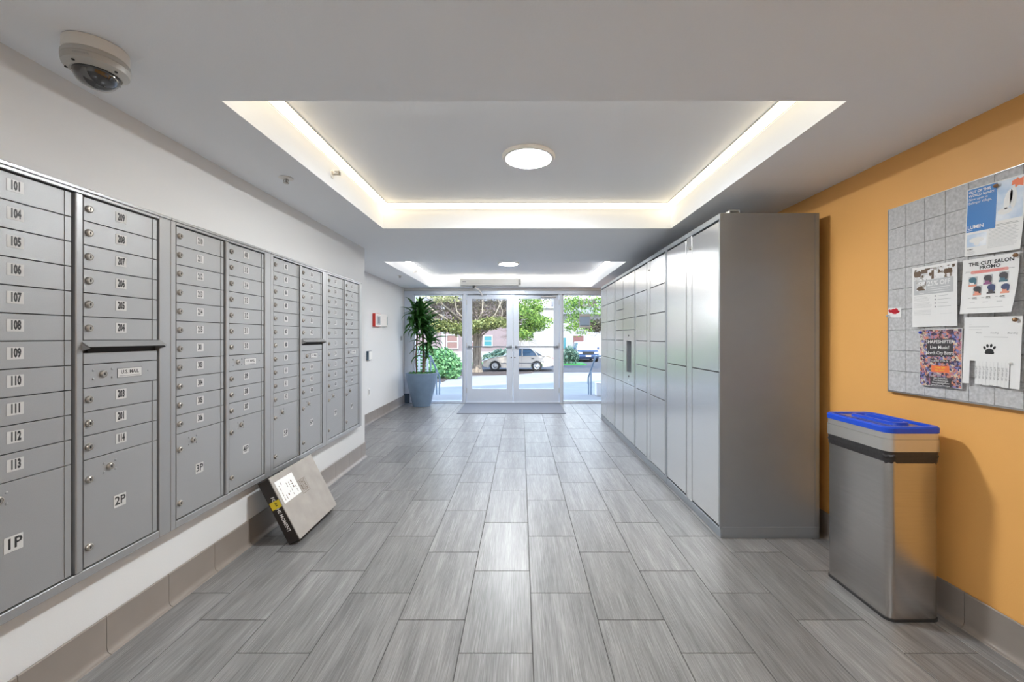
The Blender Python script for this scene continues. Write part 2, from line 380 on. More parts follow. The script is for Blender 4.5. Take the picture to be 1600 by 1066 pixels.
cove_light(trays[0], 'led', 'added warm LED strip in the unseen ceiling tray behind the viewpoint')  # unseen strip added behind the viewpoint to light the foreground
cove_light(trays[1], 'led', 'warm glowing LED strip around the large near ceiling tray')
cove_light(trays[2], 'ledfar', 'pale LED strip around the far ceiling tray by the doors')

def disc_light(x, y, m, label):
    th = thing('ceiling_light', label, 'light', (x, y, TRAY))
    MB().lathe([(.150, TRAY), (.172, TRAY-.001), (.174, TRAY-.012), (.166, TRAY-.024), (.150, TRAY-.026), (.142, TRAY-.020)], (x, y, 0), 48).build('housing', 'white', th, at=(x, y, TRAY), smooth=True, fix=True)
    MB().lathe([(.143, TRAY-.012), (.141, TRAY-.021), (.120, TRAY-.026), (.06, TRAY-.029), (.005, TRAY-.03)], (x, y, 0), 48).build('diffuser', m, th, at=(x, y, TRAY), smooth=True, fix=True)
disc_light(.05, 2.75, 'disc', 'round lit ceiling light in the middle of the near tray')
disc_light(-.2, 6.73, 'discfar', 'round ceiling light in the far tray above the entrance')  # far disc emits light, raised to brighten the entrance end
disc_light(.05, -.95, 'discfill', 'added unseen round fill light in the tray behind the viewpoint')  # unseen fill lamp added to brighten the near floor and ceiling

# ------------------------------------------------------------------ storefront
def Sx(px): return (px-814)/78.66
def Sz(py): return H-(py-527)/78.66
fy0, fy1 = YF, YF+.11
tr = MB()
tr.box(XLF, Sx(646), fy0, fy1, 0, 2.232, b=.004); tr.box(XLF, XR, fy0-.005, fy1, Sz(460), 2.2315, b=.003)
tr.box(Sx(723.7), Sx(728.2), fy0-.01, fy1, 0, Sz(460), b=.004); tr.box(Sx(874.4), Sx(878.8), fy0-.01, fy1, 0, Sz(460), b=.004)
tr.box(XLF, XR, fy0-.004, fy1-.002, 0, .022, b=.003); tr.box(1.9, XR, fy0, fy1, 0, 2.232)
tf = struct(tr.build('trim_1', 'frame'))
MB().box(Sx(728.7), Sx(873.8), fy0-.05, fy1+.03, .0, .009, b=.003).build('threshold', 'frame2', tf)
MB().box(XLF, XR, fy0-.007, fy0-.004, 2.226, 2.231).build('shadow_gap', 'frame2', tf)
MB().box(Sx(813), Sx(820), fy0-.03, fy0, Sz(459.5), Sz(456), b=.004).box(Sx(806), Sx(811), fy0-.03, fy0, Sz(459.5), Sz(457), b=.004).build('latch_keeper', 'alu', tf)
def sidelight(name, x0, x1):
    w = MB(); e = .022
    w.box(x0, x0+e, fy0+.02, fy1-.02, .022, Sz(460)); w.box(x1-e, x1, fy0+.02, fy1-.02, .022, Sz(460)); w.box(x0, x1, fy0+.02, fy1-.02, .022, .04); w.box(x0, x1, fy0+.02, fy1-.02, Sz(461.5), Sz(460))
    r = struct(w.build(name, 'frame')); MB().box(x0+.01, x1-.01, fy0+.05, fy0+.058, .03, Sz(460.5)).build('pane', 'glass', r)
    return r
w1 = sidelight('window_1', Sx(646), Sx(723.7)); w2 = sidelight('window_2', Sx(878.8), 1.9)
MB().box(XLF+.0, Sx(640), fy0-.012, fy0, 0, .19, b=.003).build('kick_block', 'darkblue', tf)
def leaf(name, x0, x1, g0, g1, hinge_left):
    ya, yb = fy0+.03, fy0+.075
    gt, gb = Sz(467), Sz(608)
    m = MB().box(x0, g0, ya, yb, .012, Sz(460.4), b=.003).box(g1, x1, ya, yb, .012, Sz(460.4), b=.003).box(g0, g1, ya, yb, gt, Sz(460.4), b=.003).box(g0, g1, ya, yb, .012, gb, b=.003)
    r = struct(m.build(name, 'frame'))
    MB().box(g0, g1, ya+.018, ya+.026, gb, gt).build('pane', 'glass', r)
    zb = Sz(542)
    b = MB().box(x0+.03, x1-.02, ya-.055, ya-.03, zb-.013, zb+.013, b=.006).box(x0+.03, x0+.07, ya-.045, ya, zb-.02, zb+.02, b=.004).box(x1-.06, x1-.02, ya-.045, ya, zb-.02, zb+.02, b=.004)
    b.build('push_bar', 'frame2', r)
    xl = x1-.03 if hinge_left else x0+.03
    MB().lathe([(.013, 0), (.013, -.01), (.006, -.012)], (xl, ya, Sz(559)), 14, axis='y').build('lock', 'black', r, fix=True)
    MB().box(x0+.02, x0+.4 if hinge_left else x1-.02, ya-.004, ya, Sz(461.2), Sz(460.2)).build('weather_strip', 'frame2', r)
    xh = x0 if hinge_left else x1
    for z in (.25, 1.15, 2.0): MB().tube([(xh, ya-.006, z-.05), (xh, ya-.006, z+.05)], .008, 8).build('hinge', 'alu', r)
    return r
d1 = leaf('door_1', Sx(728.7), Sx(801.2), Sx(737), Sx(791.5), True)
d2 = leaf('door_2', Sx(802), Sx(873.8), Sx(810.7), Sx(865.5), False)
# address numbers on the glass (read from outside)
v, f = text('4221', .215, .012, .95)
MB().add([(Sx(917.5)-a, fy0+.0495, Sz(473.3)+b) for a, b in v], [tuple(reversed(q)) for q in f]).build('address_number', 'addr', w2)
nx0, nx1, nz0, nz1 = Sx(905.5), Sx(923), Sz(512), Sz(491)
nm = MB().box(nx0, nx1, fy0+.044, fy0+.049, nz0, nz1); nm.box(nx0+.012, nx1-.012, fy0+.043, fy0+.0445, nz0+.04, nz1-.045, m=1)
for i, hh in enumerate((.05, .22)): nm.box(nx0+.02, nx1-.02, fy0+.0425, fy0+.0432, nz0+hh-.006, nz0+hh+.002, m=2)
tag(nm.build('notice', ['lgrey', mat('notice_blue', (.33, .45, .62), .6), 'darkblue']), 'grey paper notice taped to the glass panel beside the doors', 'notice')

# door operator on the tray's far face
op = thing('door_operator', 'long off-white automatic door operator mounted above the doors', 'door opener', (-.59, 8.1, 1.06+.0))
ox0, ox1 = (719-814)*7.97/656, (810-814)*7.97/656
oz0, oz1 = H+.985, H+1.118
m = MB(); m.prism([(7.97, oz0+.02), (7.985, oz0), (8.098, oz0), (8.098, oz1), (7.99, oz1), (7.97, oz1-.015)], ox0, ox1, 'x'); m.build('housing', 'offwhite', op, at=tuple(op.location), fix=True)
MB().box(ox1, ox1+.045, 7.985, 8.098, oz0+.03, oz1-.01, b=.006).build('end_cap', 'camgrey', op, at=tuple(op.location))
MB().box(ox0+.03, ox1-.02, 7.968, 7.972, oz0+.035, oz0+.038).build('seam', 'greyink', op, at=tuple(op.location))
MB().box(ox0+.04, ox0+.11, 7.966, 7.972, oz0+.062, oz0+.078, b=.003).build('badge', 'greyink', op, at=tuple(op.location))
ax = (740-814)*8/656
MB().lathe([(.025, oz0+.002), (.025, oz0-.03), (.012, oz0-.045)], (ax, 8.03, 0), 16).build('spindle', 'black', op, at=tuple(op.location), fix=True)
m = MB(); m.tube([(ax, 8.03, oz0-.03), (ax+.08, 8.09, oz0-.06), (-.76, 8.325, 2.13)], [.016, .018, .016], 8); m.build('arm', 'white', op, at=tuple(op.location), smooth=True)
dc = thing('door_closer', 'slim silver closer fixed across the top of the right door leaf', 'door closer', (.5, 8.33, 2.14))
MB().box(.40, .70, fy0-.03, fy0+.028, 2.098, 2.128, b=.006).build('body', 'alu', dc, at=tuple(dc.location))
MB().tube([(.6, fy0-.02, 2.128), (.6, fy0-.02, 2.15), (.25, fy0-.02, 2.152)], .006, 6).build('arm', 'frame2', dc, at=tuple(dc.location))

# ------------------------------------------------------------------ mailbox units
XM = -1.66
ZT, PR = 1.846, .0915
NR = 11
ZP = ZT-NR*PR; ZB = .427
def plate_mesh(t, size=.030, w=.046, h=.040, mats=('plate', 'ink'), sx=.50, bold=.05):
    m = MB().box(0, .0012, -w/2, w/2, -h/2, h/2)
    if t:
        v, f = text(t, size*1.35, bold, sx); m.add([(.0015, a, b) for a, b in v], f, 1)
    return m
lockmesh = MB().lathe([(.0145, 0), (.0145, .004), (.0125, .008), (.010, .0095), (.009, .008)], n=18, axis='x').box(.0085, .0101, -.0015, .0015, -.005, .005, m=1)
_s = {}
def shared(key, maker, name, mats, parent, at, smooth=False):
    if key not in _s:
        o = maker().build(name, mats, parent, at=(0, 0, 0), world=False, smooth=smooth, fix=smooth); _s[key] = o.data
    else:
        o = bpy.data.objects.new(name, _s[key]); COL.objects.link(o); o.parent = parent
    o.location = Vector(at)-Wp[parent.name]; Wp[o.name] = Vector(at)
    return o
def rivets(p, y, z, gx=.021, gz=.017):
    m = MB()
    for a in (-1, 1):
        for b in (-1, 1): m.lathe([(.0048, 0), (.0042, .0018), (.0015, .003)], (0, a*gx, b*gz), 10, axis='x')
    return shared('riv%s' % gx, lambda: m, 'rivets', 'mail', p, (XM-.003, y, z), True)
DW = .325
def col(unit, y0, rows, pnum, pw=('plate', 'ink')):
    yc = y0+DW/2; xf = XM-.003
    for i, r in enumerate(rows):
        z1 = ZT-i*PR; z0 = z1-PR; zc = (z0+z1)/2
        if r == 'SLOT':
            o = shared('slotdoor', lambda: MB().box(-.012, 0, -DW/2+.002, DW/2-.002, -PR/2+.0015, PR/2-.048, b=.001).box(-.03, -.004, -DW/2+.02, DW/2-.02, PR/2-.048, PR/2-.006, m=1), 'outgoing_slot', ['mail', 'gap'], unit, (xf, yc, zc))
            def flap():
                m = MB(); w = DW/2+.012
                m.prism([(0, .0), (.034, -.021), (.036, -.019), (.002, .004)], -w, w, 'y')
                for s in (-1, 1): m.add([(0, s*(w-.006), 0), (.034, s*(w-.006), -.026), (0, s*(w-.006), -.036), (0, s*w, 0), (.034, s*w, -.026), (0, s*w, -.036)], [(0, 1, 2), (3, 5, 4), (0, 3, 4, 1), (1, 4, 5, 2), (2, 5, 3, 0)])
                v, f = text('OUTGOING MAIL', .011, .02, .9); m.add([(.0195-b*.0+.0008, a, -.0115+b*.6) for a, b in v], f, 1)
                return m
            shared('flap', flap, 'flap', ['mailf', 'greyink'], o, (xf, yc, z1-.004))
            continue
        if r == 'MAIL':
            o = shared('panel', lambda: MB().box(-.012, 0, -DW/2+.002, DW/2-.002, -PR/2+.0015, PR/2-.0015, b=.001), 'door', 'mail', unit, (xf, yc, zc))
            shared('lock', lambda: lockmesh, 'lock', ['chrome', 'keyhole'], o, (xf, y0+.075, zc+.004), True)
            rivets(o, y0+.075, zc+.004, .038, .017)
            def us():
                m = MB().box(0, .001, -.056, .056, -.020, .020, m=1).box(.0005, .0013, -.0545, .0545, -.0185, .0185)
                v, f = text('U.S. MAIL', .021, .02, .95); m.add([(.0016, a, b+.003) for a, b in v], f, 1)
                m.box(.0010, .0016, -.048, .048, -.0135, -.0122, m=1); return m
            shared('usmail', us, 'mail_label', ['plate', 'ink'], o, (xf, y0+.19, zc+.002))
            shared('riv1', lambda: MB().lathe([(.004, 0), (.0035, .0015), (.001, .0025)], n=10, axis='x'), 'rivet', 'mail', o, (xf, y0+.278, zc+.002), True)
            continue
        o = shared('door', lambda: MB().box(-.012, 0, -DW/2+.002, DW/2-.002, -PR/2+.0015, PR/2-.0015, b=.001).box(-.0, .0025, DW/2-.026, DW/2-.021, -PR/2+.002, PR/2-.002), 'door', 'mail', unit, (xf, yc, zc))
        shared('lock', lambda: lockmesh, 'lock', ['chrome', 'keyhole'], o, (xf, y0+.020, zc+.002), True)
        if r: plate_mesh(r, w=.046 if pw[0] == 'plate' else .04).build('number_plate', list(pw), o, at=(xf, yc-.012, zc+.006), world=False)
    # parcel locker
    zc = (ZP+ZB)/2; hh = (ZP-ZB)/2
    o = shared('parcel', lambda: MB().box(-.012, 0, -DW/2+.002, DW/2-.002, -hh+.0015, hh-.0015, b=.001).box(0, .0025, DW/2-.026, DW/2-.021, -hh+.002, hh-.002), 'parcel_door', 'mail', unit, (xf, yc, zc))
    shared('lock', lambda: lockmesh, 'lock', ['chrome', 'keyhole'], o, (xf, y0+.020, ZP-.077), True)
    shared('lock', lambda: lockmesh, 'lock', ['chrome', 'keyhole'], o, (xf, y0+.020, ZB+.075), True)
    shared('lock', lambda: lockmesh, 'lock', ['chrome', 'keyhole'], o, (xf, y0+.103, ZP-.050), True)
    rivets(o, y0+.103, ZP-.050, .024, .018)
    plate_mesh(pnum, .036, .052, .05, sx=.95, bold=.02).build('number_plate', ['plate', 'ink'], o, at=(xf, yc-.017, ZP-.205), world=False)

units = [
    (1.195, ['101', '104', '105', '106', '107', '108', '109', '110', '111', '112', '113'], '1P', ['209', '208', '207', '206', '205', '204', 'SLOT', 'MAIL', '203', '201', '114'], '2P',
     'silver mailbox unit nearest the viewer, with box 101 in its upper row'),
    (1.99, ['210', '211', '212', '213', '214', '215', '301', '303', '304', '305', '306'], '3P', ['401', '315', '314', '313', '312', '311', '310', 'MAIL', '309', '308', '307'], '4P',
     'second silver mailbox unit, with parcel doors 3P and 4P, before the leaning box'),
    (2.785, ['402', '403', '404', '405', '406', '407', '408', '409', '410', '411', '412'], '5P', ['506', '505', '504', '503', '501', '415', 'SLOT', 'MAIL', '414', '413', '408'], '6P',
     'third silver mailbox unit directly behind the leaning cardboard box'),
    (3.58, ['507', '508', '509', '510', '511', '512', '513', '514', '515', '601', '603'], '7P', ['613', '612', '611', '610', '609', '608', '607', 'MAIL', '606', '605', '604'], '8P',
     'farthest silver mailbox unit at the end of the white wall'),
]
for (y0, ra, pa, rb, pb, lab) in units:
    u = thing('mailbox_unit', lab, 'mailbox', (XL, y0+.3975, .385), group='mailbox units along the white wall')
    y1 = y0+.795; z0, z1 = .388, 1.876; ya, yb = y0+.030, y0+.400
    fr = MB(); e = .0008
    fr.box(XL, XM, y0+e, ya, z0, z1, b=.002); fr.box(XL, XM, yb+DW+.008, y1-e, z0, z1, b=.002)
    fr.box(XL, XM, ya, yb+DW+.008, ZT+.006, z1, b=.002); fr.box(XL, XM, ya, yb+DW+.008, z0, ZB-.005, b=.002)
    fr.box(XL, XM+.006, y0+e, y1-e, z1-.012, z1+.001, b=.002)
    fr.build('frame', 'mailf', u, at=tuple(u.location))
    MB().box(XL, XM+.004, ya+DW+.013, yb-.006, ZB-.003, ZT+.004, b=.003).build('divider', 'mailf', u, at=tuple(u.location))
    MB().box(XL, XM-.016, ya, yb+DW+.006, ZB-.004, ZT+.005).build('back_panel', 'gap', u, at=tuple(u.location))
    col(u, ya+.005, ra, pa); col(u, yb, rb, pb)

# ------------------------------------------------------------------ parcel lockers
XK, XKB = 1.295, 1.942
LT = 2.118
five = [(2.07, 1.80), (1.80, 1.54), (1.54, 1.27), (1.27, 1.008), (1.008, .736), (.736, .07)]
two = [(2.07, 1.08), (1.08, .075)]
tall = [(2.07, 1.80), (1.80, 1.54), (1.54, 1.397), ('CON', 1.397, .742), (.742, .07)]
small = [(2.07, 1.80), (1.80, 1.667), (1.667, 1.537), (1.537, 1.40), (1.40, 1.27), (1.27, 1.137), (1.137, 1.008), (1.008, .742), (.742, .07)]
mods = [
    (2.731, 3.745, [(2.745, 3.174, two), (3.294, 3.722, two)], [(3.185, 3.284)], 'nearest grey parcel locker cabinet, with tall doors and a plain end panel'),
    (3.747, 4.762, [(3.776, 4.205, five), (4.323, 4.750, five)], [(4.214, 4.312)], 'second grey parcel locker cabinet, with two columns of six doors'),
    (4.764, 5.778, [(4.80, 5.285, tall), (5.32, 5.765, small)], [], 'third grey parcel locker cabinet, with the recessed screen opening'),
    (5.780, 6.79, [(5.81, 6.27, five), (6.33, 6.775, five)], [], 'farthest grey parcel locker cabinet, closest to the entrance doors'),
]
for mi, (ya, yb, cols, fill, lab) in enumerate(mods):
    u = thing('locker_cabinet', lab, 'locker', ((XK+XKB)/2, (ya+yb)/2, 0), group='grey parcel lockers along the yellow wall')
    A = tuple(u.location); t = .0015
    b = MB()
    if mi != 2: b.box(XK+.02, XKB, ya+t, yb-t, 0.0, LT)
    else:
        b.box(XK+.14, XKB, ya+t, yb-t, 0, LT); b.box(XK+.02, XK+.14, ya+t, 4.92, 0, LT); b.box(XK+.02, XK+.14, 5.16, yb-t, 0, LT)
        b.box(XK+.02, XK+.14, 4.92, 5.16, 0, .885); b.box(XK+.02, XK+.14, 4.92, 5.16, 1.27, LT)
    b.box(XK, XK+.02, ya+t, yb-t, LT-.036, LT, b=.002); b.box(XK+.004, XK+.02, ya+t, yb-t, 0, .058, b=.002)
    b.box(XK, XK+.02, ya+t, ya+.012, .058, LT-.036); b.box(XK, XK+.02, yb-.018, yb-t, .058, LT-.036)
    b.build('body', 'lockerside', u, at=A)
    MB().box(XK+.017, XK+.0195, ya+.012, yb-.018, .058, LT-.036).build('dark_reveal', 'gap', u, at=A) if mi != 2 else None
    if mi == 0:
        MB().box(XK+.01, XKB-.005, ya-.004, ya+.001, .02, .075, b=.001).build('plinth', 'lockerside', u, at=A)
        MB().box(XKB-.028, XKB-.004, ya-.0025, ya+.001, .08, LT-.01).build('edge_seam', 'lockerside', u, at=A)
    for (c0, c1) in fill:
        MB().box(XK, XK+.016, c0, c1, .062, LT-.042, b=.001).box(XK-.0008, XK, c1-.022, c1-.019, .07, 2.07).build('filler_strip', 'locker', u, at=A)
        MB().lathe([(.008, 0), (.008, -.006), (.004, -.008)], (XK, (c0+c1)/2-.02, 1.985), 12, axis='x').build('lock', 'chrome', u, at=A, fix=True)
    if mi >= 2:
        pass
    for (c0, c1, rows) in cols:
        for r in rows:
            if r[0] == 'CON':
                _, zt, zb = r; p = MB(); q = .004
                p.box(XK, XK+.016, c0+q, 4.93, zb+q, zt-q); p.box(XK, XK+.016, 5.15, c1-q, zb+q, zt-q); p.box(XK, XK+.016, 4.93, 5.15, 1.265, zt-q); p.box(XK, XK+.016, 4.93, 5.15, zb+q, .89)
                c = p.build('console_panel', 'locker', u, at=A)
                MB().box(XK+.125, XK+.135, 4.93, 5.15, .89, 1.265).build('screen', 'frame2', c, at=A)
                rr = MB(); rr.box(XK+.016, XK+.135, 4.925, 4.93, .885, 1.27); rr.box(XK+.016, XK+.135, 5.15, 5.155, .885, 1.27); rr.box(XK+.016, XK+.135, 4.925, 5.155, .885, .89); rr.box(XK+.016, XK+.135, 4.925, 5.155, 1.265, 1.27)
                rr.build('recess', 'lockerside', c, at=A)
                for z in (1.33, .84): MB().lathe([(.011, 0), (.011, -.004), (.006, -.005)], (XK, 5.05, z), 14, axis='x').build('sensor', 'black', c, at=A, fix=True)
                MB().lathe([(.008, 0), (.008, -.003), (.004, -.004)], (XK, 5.05, .79), 14, axis='x').build('sensor', 'lgrey', c, at=A, fix=True)
                continue
            zt, zb = r
            q = .0035
            MB().box(XK, XK+.016, c0+q, c1-q, zb+q, zt-q, b=.0012).build('door', 'locker', u, at=((XK), (c0+c1)/2, (zb+zt)/2))
    if mi == 2:
        MB().box(XK+.017, XK+.0195, ya+.012, 4.925, .058, LT-.036).box(XK+.017, XK+.0195, 5.155, yb-.018, .058, LT-.036).box(XK+.017, XK+.0195, 4.925, 5.155, .058, .88).box(XK+.017, XK+.0195, 4.925, 5.155, 1.275, LT-.036).build('dark_reveal', 'gap', u, at=A)
    MB().box(XK+.002, XK+.016, yb-.05 if False else (cols[0][1]+.003), (fill[0][0] if fill else cols[1][0])-.003, .062, LT-.042).build('stile', 'locker', u, at=A)
    MB().box(XK+.002, XK+.016, ya+.012, cols[0][0]-.002, .062, LT-.042).build('stile', 'locker', u, at=A) if cols[0][0]-ya > .02 else None
    if fill: MB().box(XK+.006, XK+.016, fill[0][1]+.003, cols[1][0]-.003, .062, LT-.042).build('stile', 'locker', u, at=A) if cols[1][0]-fill[0][1] > .008 else None
bk = MB(); bk.box(1.37, 1.44, 2.76, 2.85, LT, LT+.003).box(1.37, 1.44, 2.76, 2.85, LT+.025, LT+.028).box(1.435, 1.44, 2.76, 2.85, LT, LT+.028).box(1.37, 1.375, 2.76, 2.85, LT, LT+.028)
tag(bk.build('bracket', 'white', at=(1.405, 2.8, LT)), 'small white channel bracket lying on top of the nearest locker', 'bracket')

# ------------------------------------------------------------------ dome camera
cx, cy = -1.43, 1.415
dc = thing('dome_camera', 'grey security dome camera on the ceiling above the mailboxes', 'camera', (cx, cy, CEIL))
A = tuple(dc.location)
MB().lathe([(.079, CEIL), (.083, CEIL-.002), (.083, CEIL-.040), (.080, CEIL-.043)], (cx, cy, 0), 48).build('mount_ring', 'offwhite', dc, at=A, smooth=True, fix=True)
MB().lathe([(.084, CEIL-.043), (.086, CEIL-.046), (.086, CEIL-.058), (.0845, CEIL-.059), (.086, CEIL-.060), (.083, CEIL-.078), (.064, CEIL-.092), (.060, CEIL-.090)], (cx, cy, 0), 48).build('housing', 'camgrey', dc, at=A, smooth=True, fix=True)
MB().lathe([(.0595, CEIL-.088)]+[(.0595*math.cos(a), CEIL-.090-.050*math.sin(a)) for a in [i*PI/20 for i in range(10)]]+[(.003, CEIL-.140)], (cx, cy, 0), 40).build('dome', 'dome', dc, at=A, smooth=True, fix=True)
s = MB()
for a in (-.1, -1.6, -2.6, 1.5): s.lathe([(.0045, 0), (.0045, -.003), (.002, -.004)], (cx+.073*math.cos(a), cy+.073*math.sin(a), CEIL-.0855), 8)
s.build('screws', 'black', dc, at=A, fix=True)
v, f = text('network', .012, .02)
bd = MB(); bd.add([(cx+.0875*math.sin(.35+a/.0865), cy-.0875*math.cos(.35+a/.0865), CEIL-.068+b) for a, b in v], f); bd.build('badge', 'greyink', dc, at=A)

# ------------------------------------------------------------------ sprinklers
def pendant(x, y, lab, s=1):
    t = thing('sprinkler_head', lab, 'sprinkler', (x, y, CEIL)); A = (x, y, CEIL)
    MB().lathe([(.040*s, CEIL), (.042*s, CEIL-.003), (.030*s, CEIL-.007), (.020*s, CEIL-.005)], (x, y, 0), 28).build('escutcheon', 'white', t, at=A, smooth=True, fix=True)
    MB().tube([(x, y, CEIL), (x, y, CEIL-.03)], .006, 8).tube([(x-.010, y, CEIL-.006), (x-.014, y, CEIL-.02), (x-.004, y, CEIL-.032)], .0022, 6).tube([(x+.010, y, CEIL-.006), (x+.014, y, CEIL-.02), (x+.004, y, CEIL-.032)], .0022, 6).build('frame_arms', 'chrome', t, at=A)
    MB().lathe([(.016, CEIL-.030), (.017, CEIL-.0325), (.004, CEIL-.035)], (x, y, 0), 16).build('deflector', 'chrome', t, at=A, fix=True)
pendant(-1.438, 2.57, 'small ceiling sprinkler head between the mailboxes and near tray')
pendant(-1.92, 6.66, 'tiny ceiling sprinkler head near the tall potted plant')
def sidewall(x, y, z, d, lab):
    t = thing('sprinkler_head', lab, 'sprinkler', (x, y, z)); A = (x, y, z)
    m = MB()
    if d == 'x':
        MB().lathe([(.026, 0), (.026, .004), (.012, .008)], (x, y, z), 20, axis='x').build('escutcheon', 'white', t, at=A, fix=True)
        MB().tube([(x, y, z), (x+.05, y, z)], .006, 8).tube([(x+.02, y-.010, z), (x+.045, y-.006, z)], .003, 6).build('frame_arms', 'chrome', t, at=A)
        MB().box(x+.045, x+.049, y-.015, y+.015, z-.004, z+.018).box(x+.02, x+.049, y-.013, y+.013, z+.016, z+.019).build('deflector', 'chrome', t, at=A)
    else:
        MB().lathe([(.026, 0), (.026, -.004), (.012, -.008)], (x, y, z), 20, axis='y').build('escutcheon', 'white', t, at=A, fix=True)
        MB().tube([(x, y, z), (x, y-.05, z)], .006, 8).build('frame_arms', 'chrome', t, at=A)
sidewall(-1.235, 2.746, 2.375, 'x', 'sidewall sprinkler head on the side face of the near tray')
sidewall(-1.77, 6.91, 2.385, 'x', 'sidewall sprinkler head on the side face of the far tray')

# ------------------------------------------------------------------ leaning box
bx = thing('cardboard_box', 'flat grey garment box with black edge leaning under the mailboxes', 'box', (0, 0, 0), rot=(0, 0, 0))
# local frame: face origin D (bottom near corner), e_y along length, e_u up the face, n normal
Dp = Vector((-1.392, 2.648, .038)); Cp = Vector((-1.403, 3.195, .038)); Ap = Vector((-1.590, 2.648, .425))
ey = (Cp-Dp).normalized(); eu = (Ap-Dp); eu = (eu-ey*eu.dot(ey)).normalized(); nn = ey.cross(eu)
if nn.x < 0: nn = -nn
Lb, Hb, Tb = .548, .428, .080
R = Matrix((ey, eu, nn)).transposed().to_4x4(); bx.matrix_world = Matrix.Translation(Dp) @ R
Wp[bx.name] = Vector()
MB().box(0, Lb, 0, Hb, -Tb, -.006, b=.002).build('body', 'boxdark', bx)
MB().box(-.002, Lb+.002, -.002, Hb+.002, -.007, 0, b=.002).build('lid', 'card', bx)
m = MB()
m.box(Lb-.008, Lb+.0005, .002, Hb, -Tb+.004, -.008); m.build('far_flap', 'card', bx)
# print: up direction of text follows -eu rotated; label and logo
pr = MB()
def bl(x0, x1, y0, y1, k=0, z=.0006): pr.add([(x0, y0, z), (x1, y0, z), (x1, y1, z), (x0, y1, z)], [(0, 1, 2, 3)], k)
lx0, lx1, ly0, ly1 = .025, .235, .237, .389
MB().box(lx0, lx1, ly0, ly1, 0, .0006).build('shipping_label', 'paper', bx)
gl = random.Random(5)
for i in range(7):
    x = lx0+.022+i*.026; y_ = ly0+.015
    while y_ < ly1-.035:
        q = gl.uniform(.008, .03)
        if gl.random() > .3: bl(x, x+(.012 if i in (2, 5) else .005), y_, y_+q, 0, .0009)
        y_ += q+.008
sx0, sy0, sw = .243, .218, .096
for (a, b, c, d) in ((0, sw, 0, .0025), (0, sw, sw-.0025, sw), (0, .0025, 0, sw), (sw-.0025, sw, 0, sw)): bl(sx0+a, sx0+b, sy0+c, sy0+d)
for i, row in enumerate(('THE', 'BLK', 'TUX')):
    for j, ch in enumerate(row):
        v, f = text(ch, .032, .02); pr.add([(sx0+.022+j*.026+a, sy0+sw-.021-i*.027+b, .0008) for a, b in v], f)
pr.build('lid_print', 'pbrown', bx)
# writing on the near dark side (plane x=0): reads down the edge
v, f = text('FOR THE MOMENT', .030, .02, .95)
MB().add([(-.0008, Hb*.45-a, -Tb*.48+b) for a, b in v], [q for q in f]).build('side_print', 'paper', bx)
MB().box(-.0016, -.0002, .235, .285, -.072, -.006).build('yellow_sticker', 'yellowst', bx)
v, f = text('A4', .022, .02); MB().add([(-.0022, .262-a, -.035+b) for a, b in v], f).build('sticker_print', 'ink', bx)

# ------------------------------------------------------------------ recycling bin
def rrect(x0, x1, y0, y1, r, z, n=6):
    p = []
    for (cx_, cy_, a0) in ((x1-r, y1-r, 0), (x0+r, y1-r, PI/2), (x0+r, y0+r, PI), (x1-r, y0+r, 1.5*PI)):
        for i in range(n+1):
            a = a0+PI/2*i/n; p.append((cx_+r*math.cos(a), cy_+r*math.sin(a), z))
    return p
bx0, bx1, by0, by1 = 1.690, 1.932, 1.930, 2.325
rb = thing('recycling_bin', 'tall brushed steel recycling bin with a blue lid by the yellow wall', 'bin', ((bx0+bx1)/2, (by0+by1)/2, 0)); A = tuple(rb.location)
MB().loft([rrect(bx0, bx1, by0, by1, .035, .012), rrect(bx0, bx1, by0, by1, .035, .775)]).build('body', 'steel', rb, at=A, smooth=True, fix=True)
MB().loft([rrect(bx0-.003, bx1+.003, by0-.003, by1+.003, .036, 0), rrect(bx0-.003, bx1+.003, by0-.003, by1+.003, .036, .012)]).build('base_ring', 'rubber', rb, at=A, smooth=True, fix=True)
def wav(z, o, amp):
    r = rrect(bx0-o, bx1+o, by0-o, by1+o, .038, z, 10); out_ = []
    for i, p in enumerate(r):
        out_.append((p[0], p[1], z+amp*(.5*math.sin(i*1.7)+.5*math.sin(i*.63+1))))
    return out_
MB().loft([wav(.730, .0015, .007), wav(.742, .004, .006), wav(.750, .003, .006), wav(.760, .006, .005), wav(.768, .0035, .004), wav(.776, .005, .003), wav(.785, .004, .0)], cap=False).build('bag_skirt', 'bag', rb, at=A, smooth=True)
lid = MB().loft([rrect(bx0-.008, bx1+.008, by0-.008, by1+.008, .040, .783), rrect(bx0-.008, bx1+.008, by0-.008, by1+.008, .040, .839)])
lid.loft([rrect(bx0-.006, bx1+.006, by0-.006, by1+.006, .040, .840), rrect(bx0-.006, bx1+.006, by0-.006, by1+.006, .040, .868)])
lid.build('lid_band', 'steel2', rb, at=A, smooth=True, fix=True)
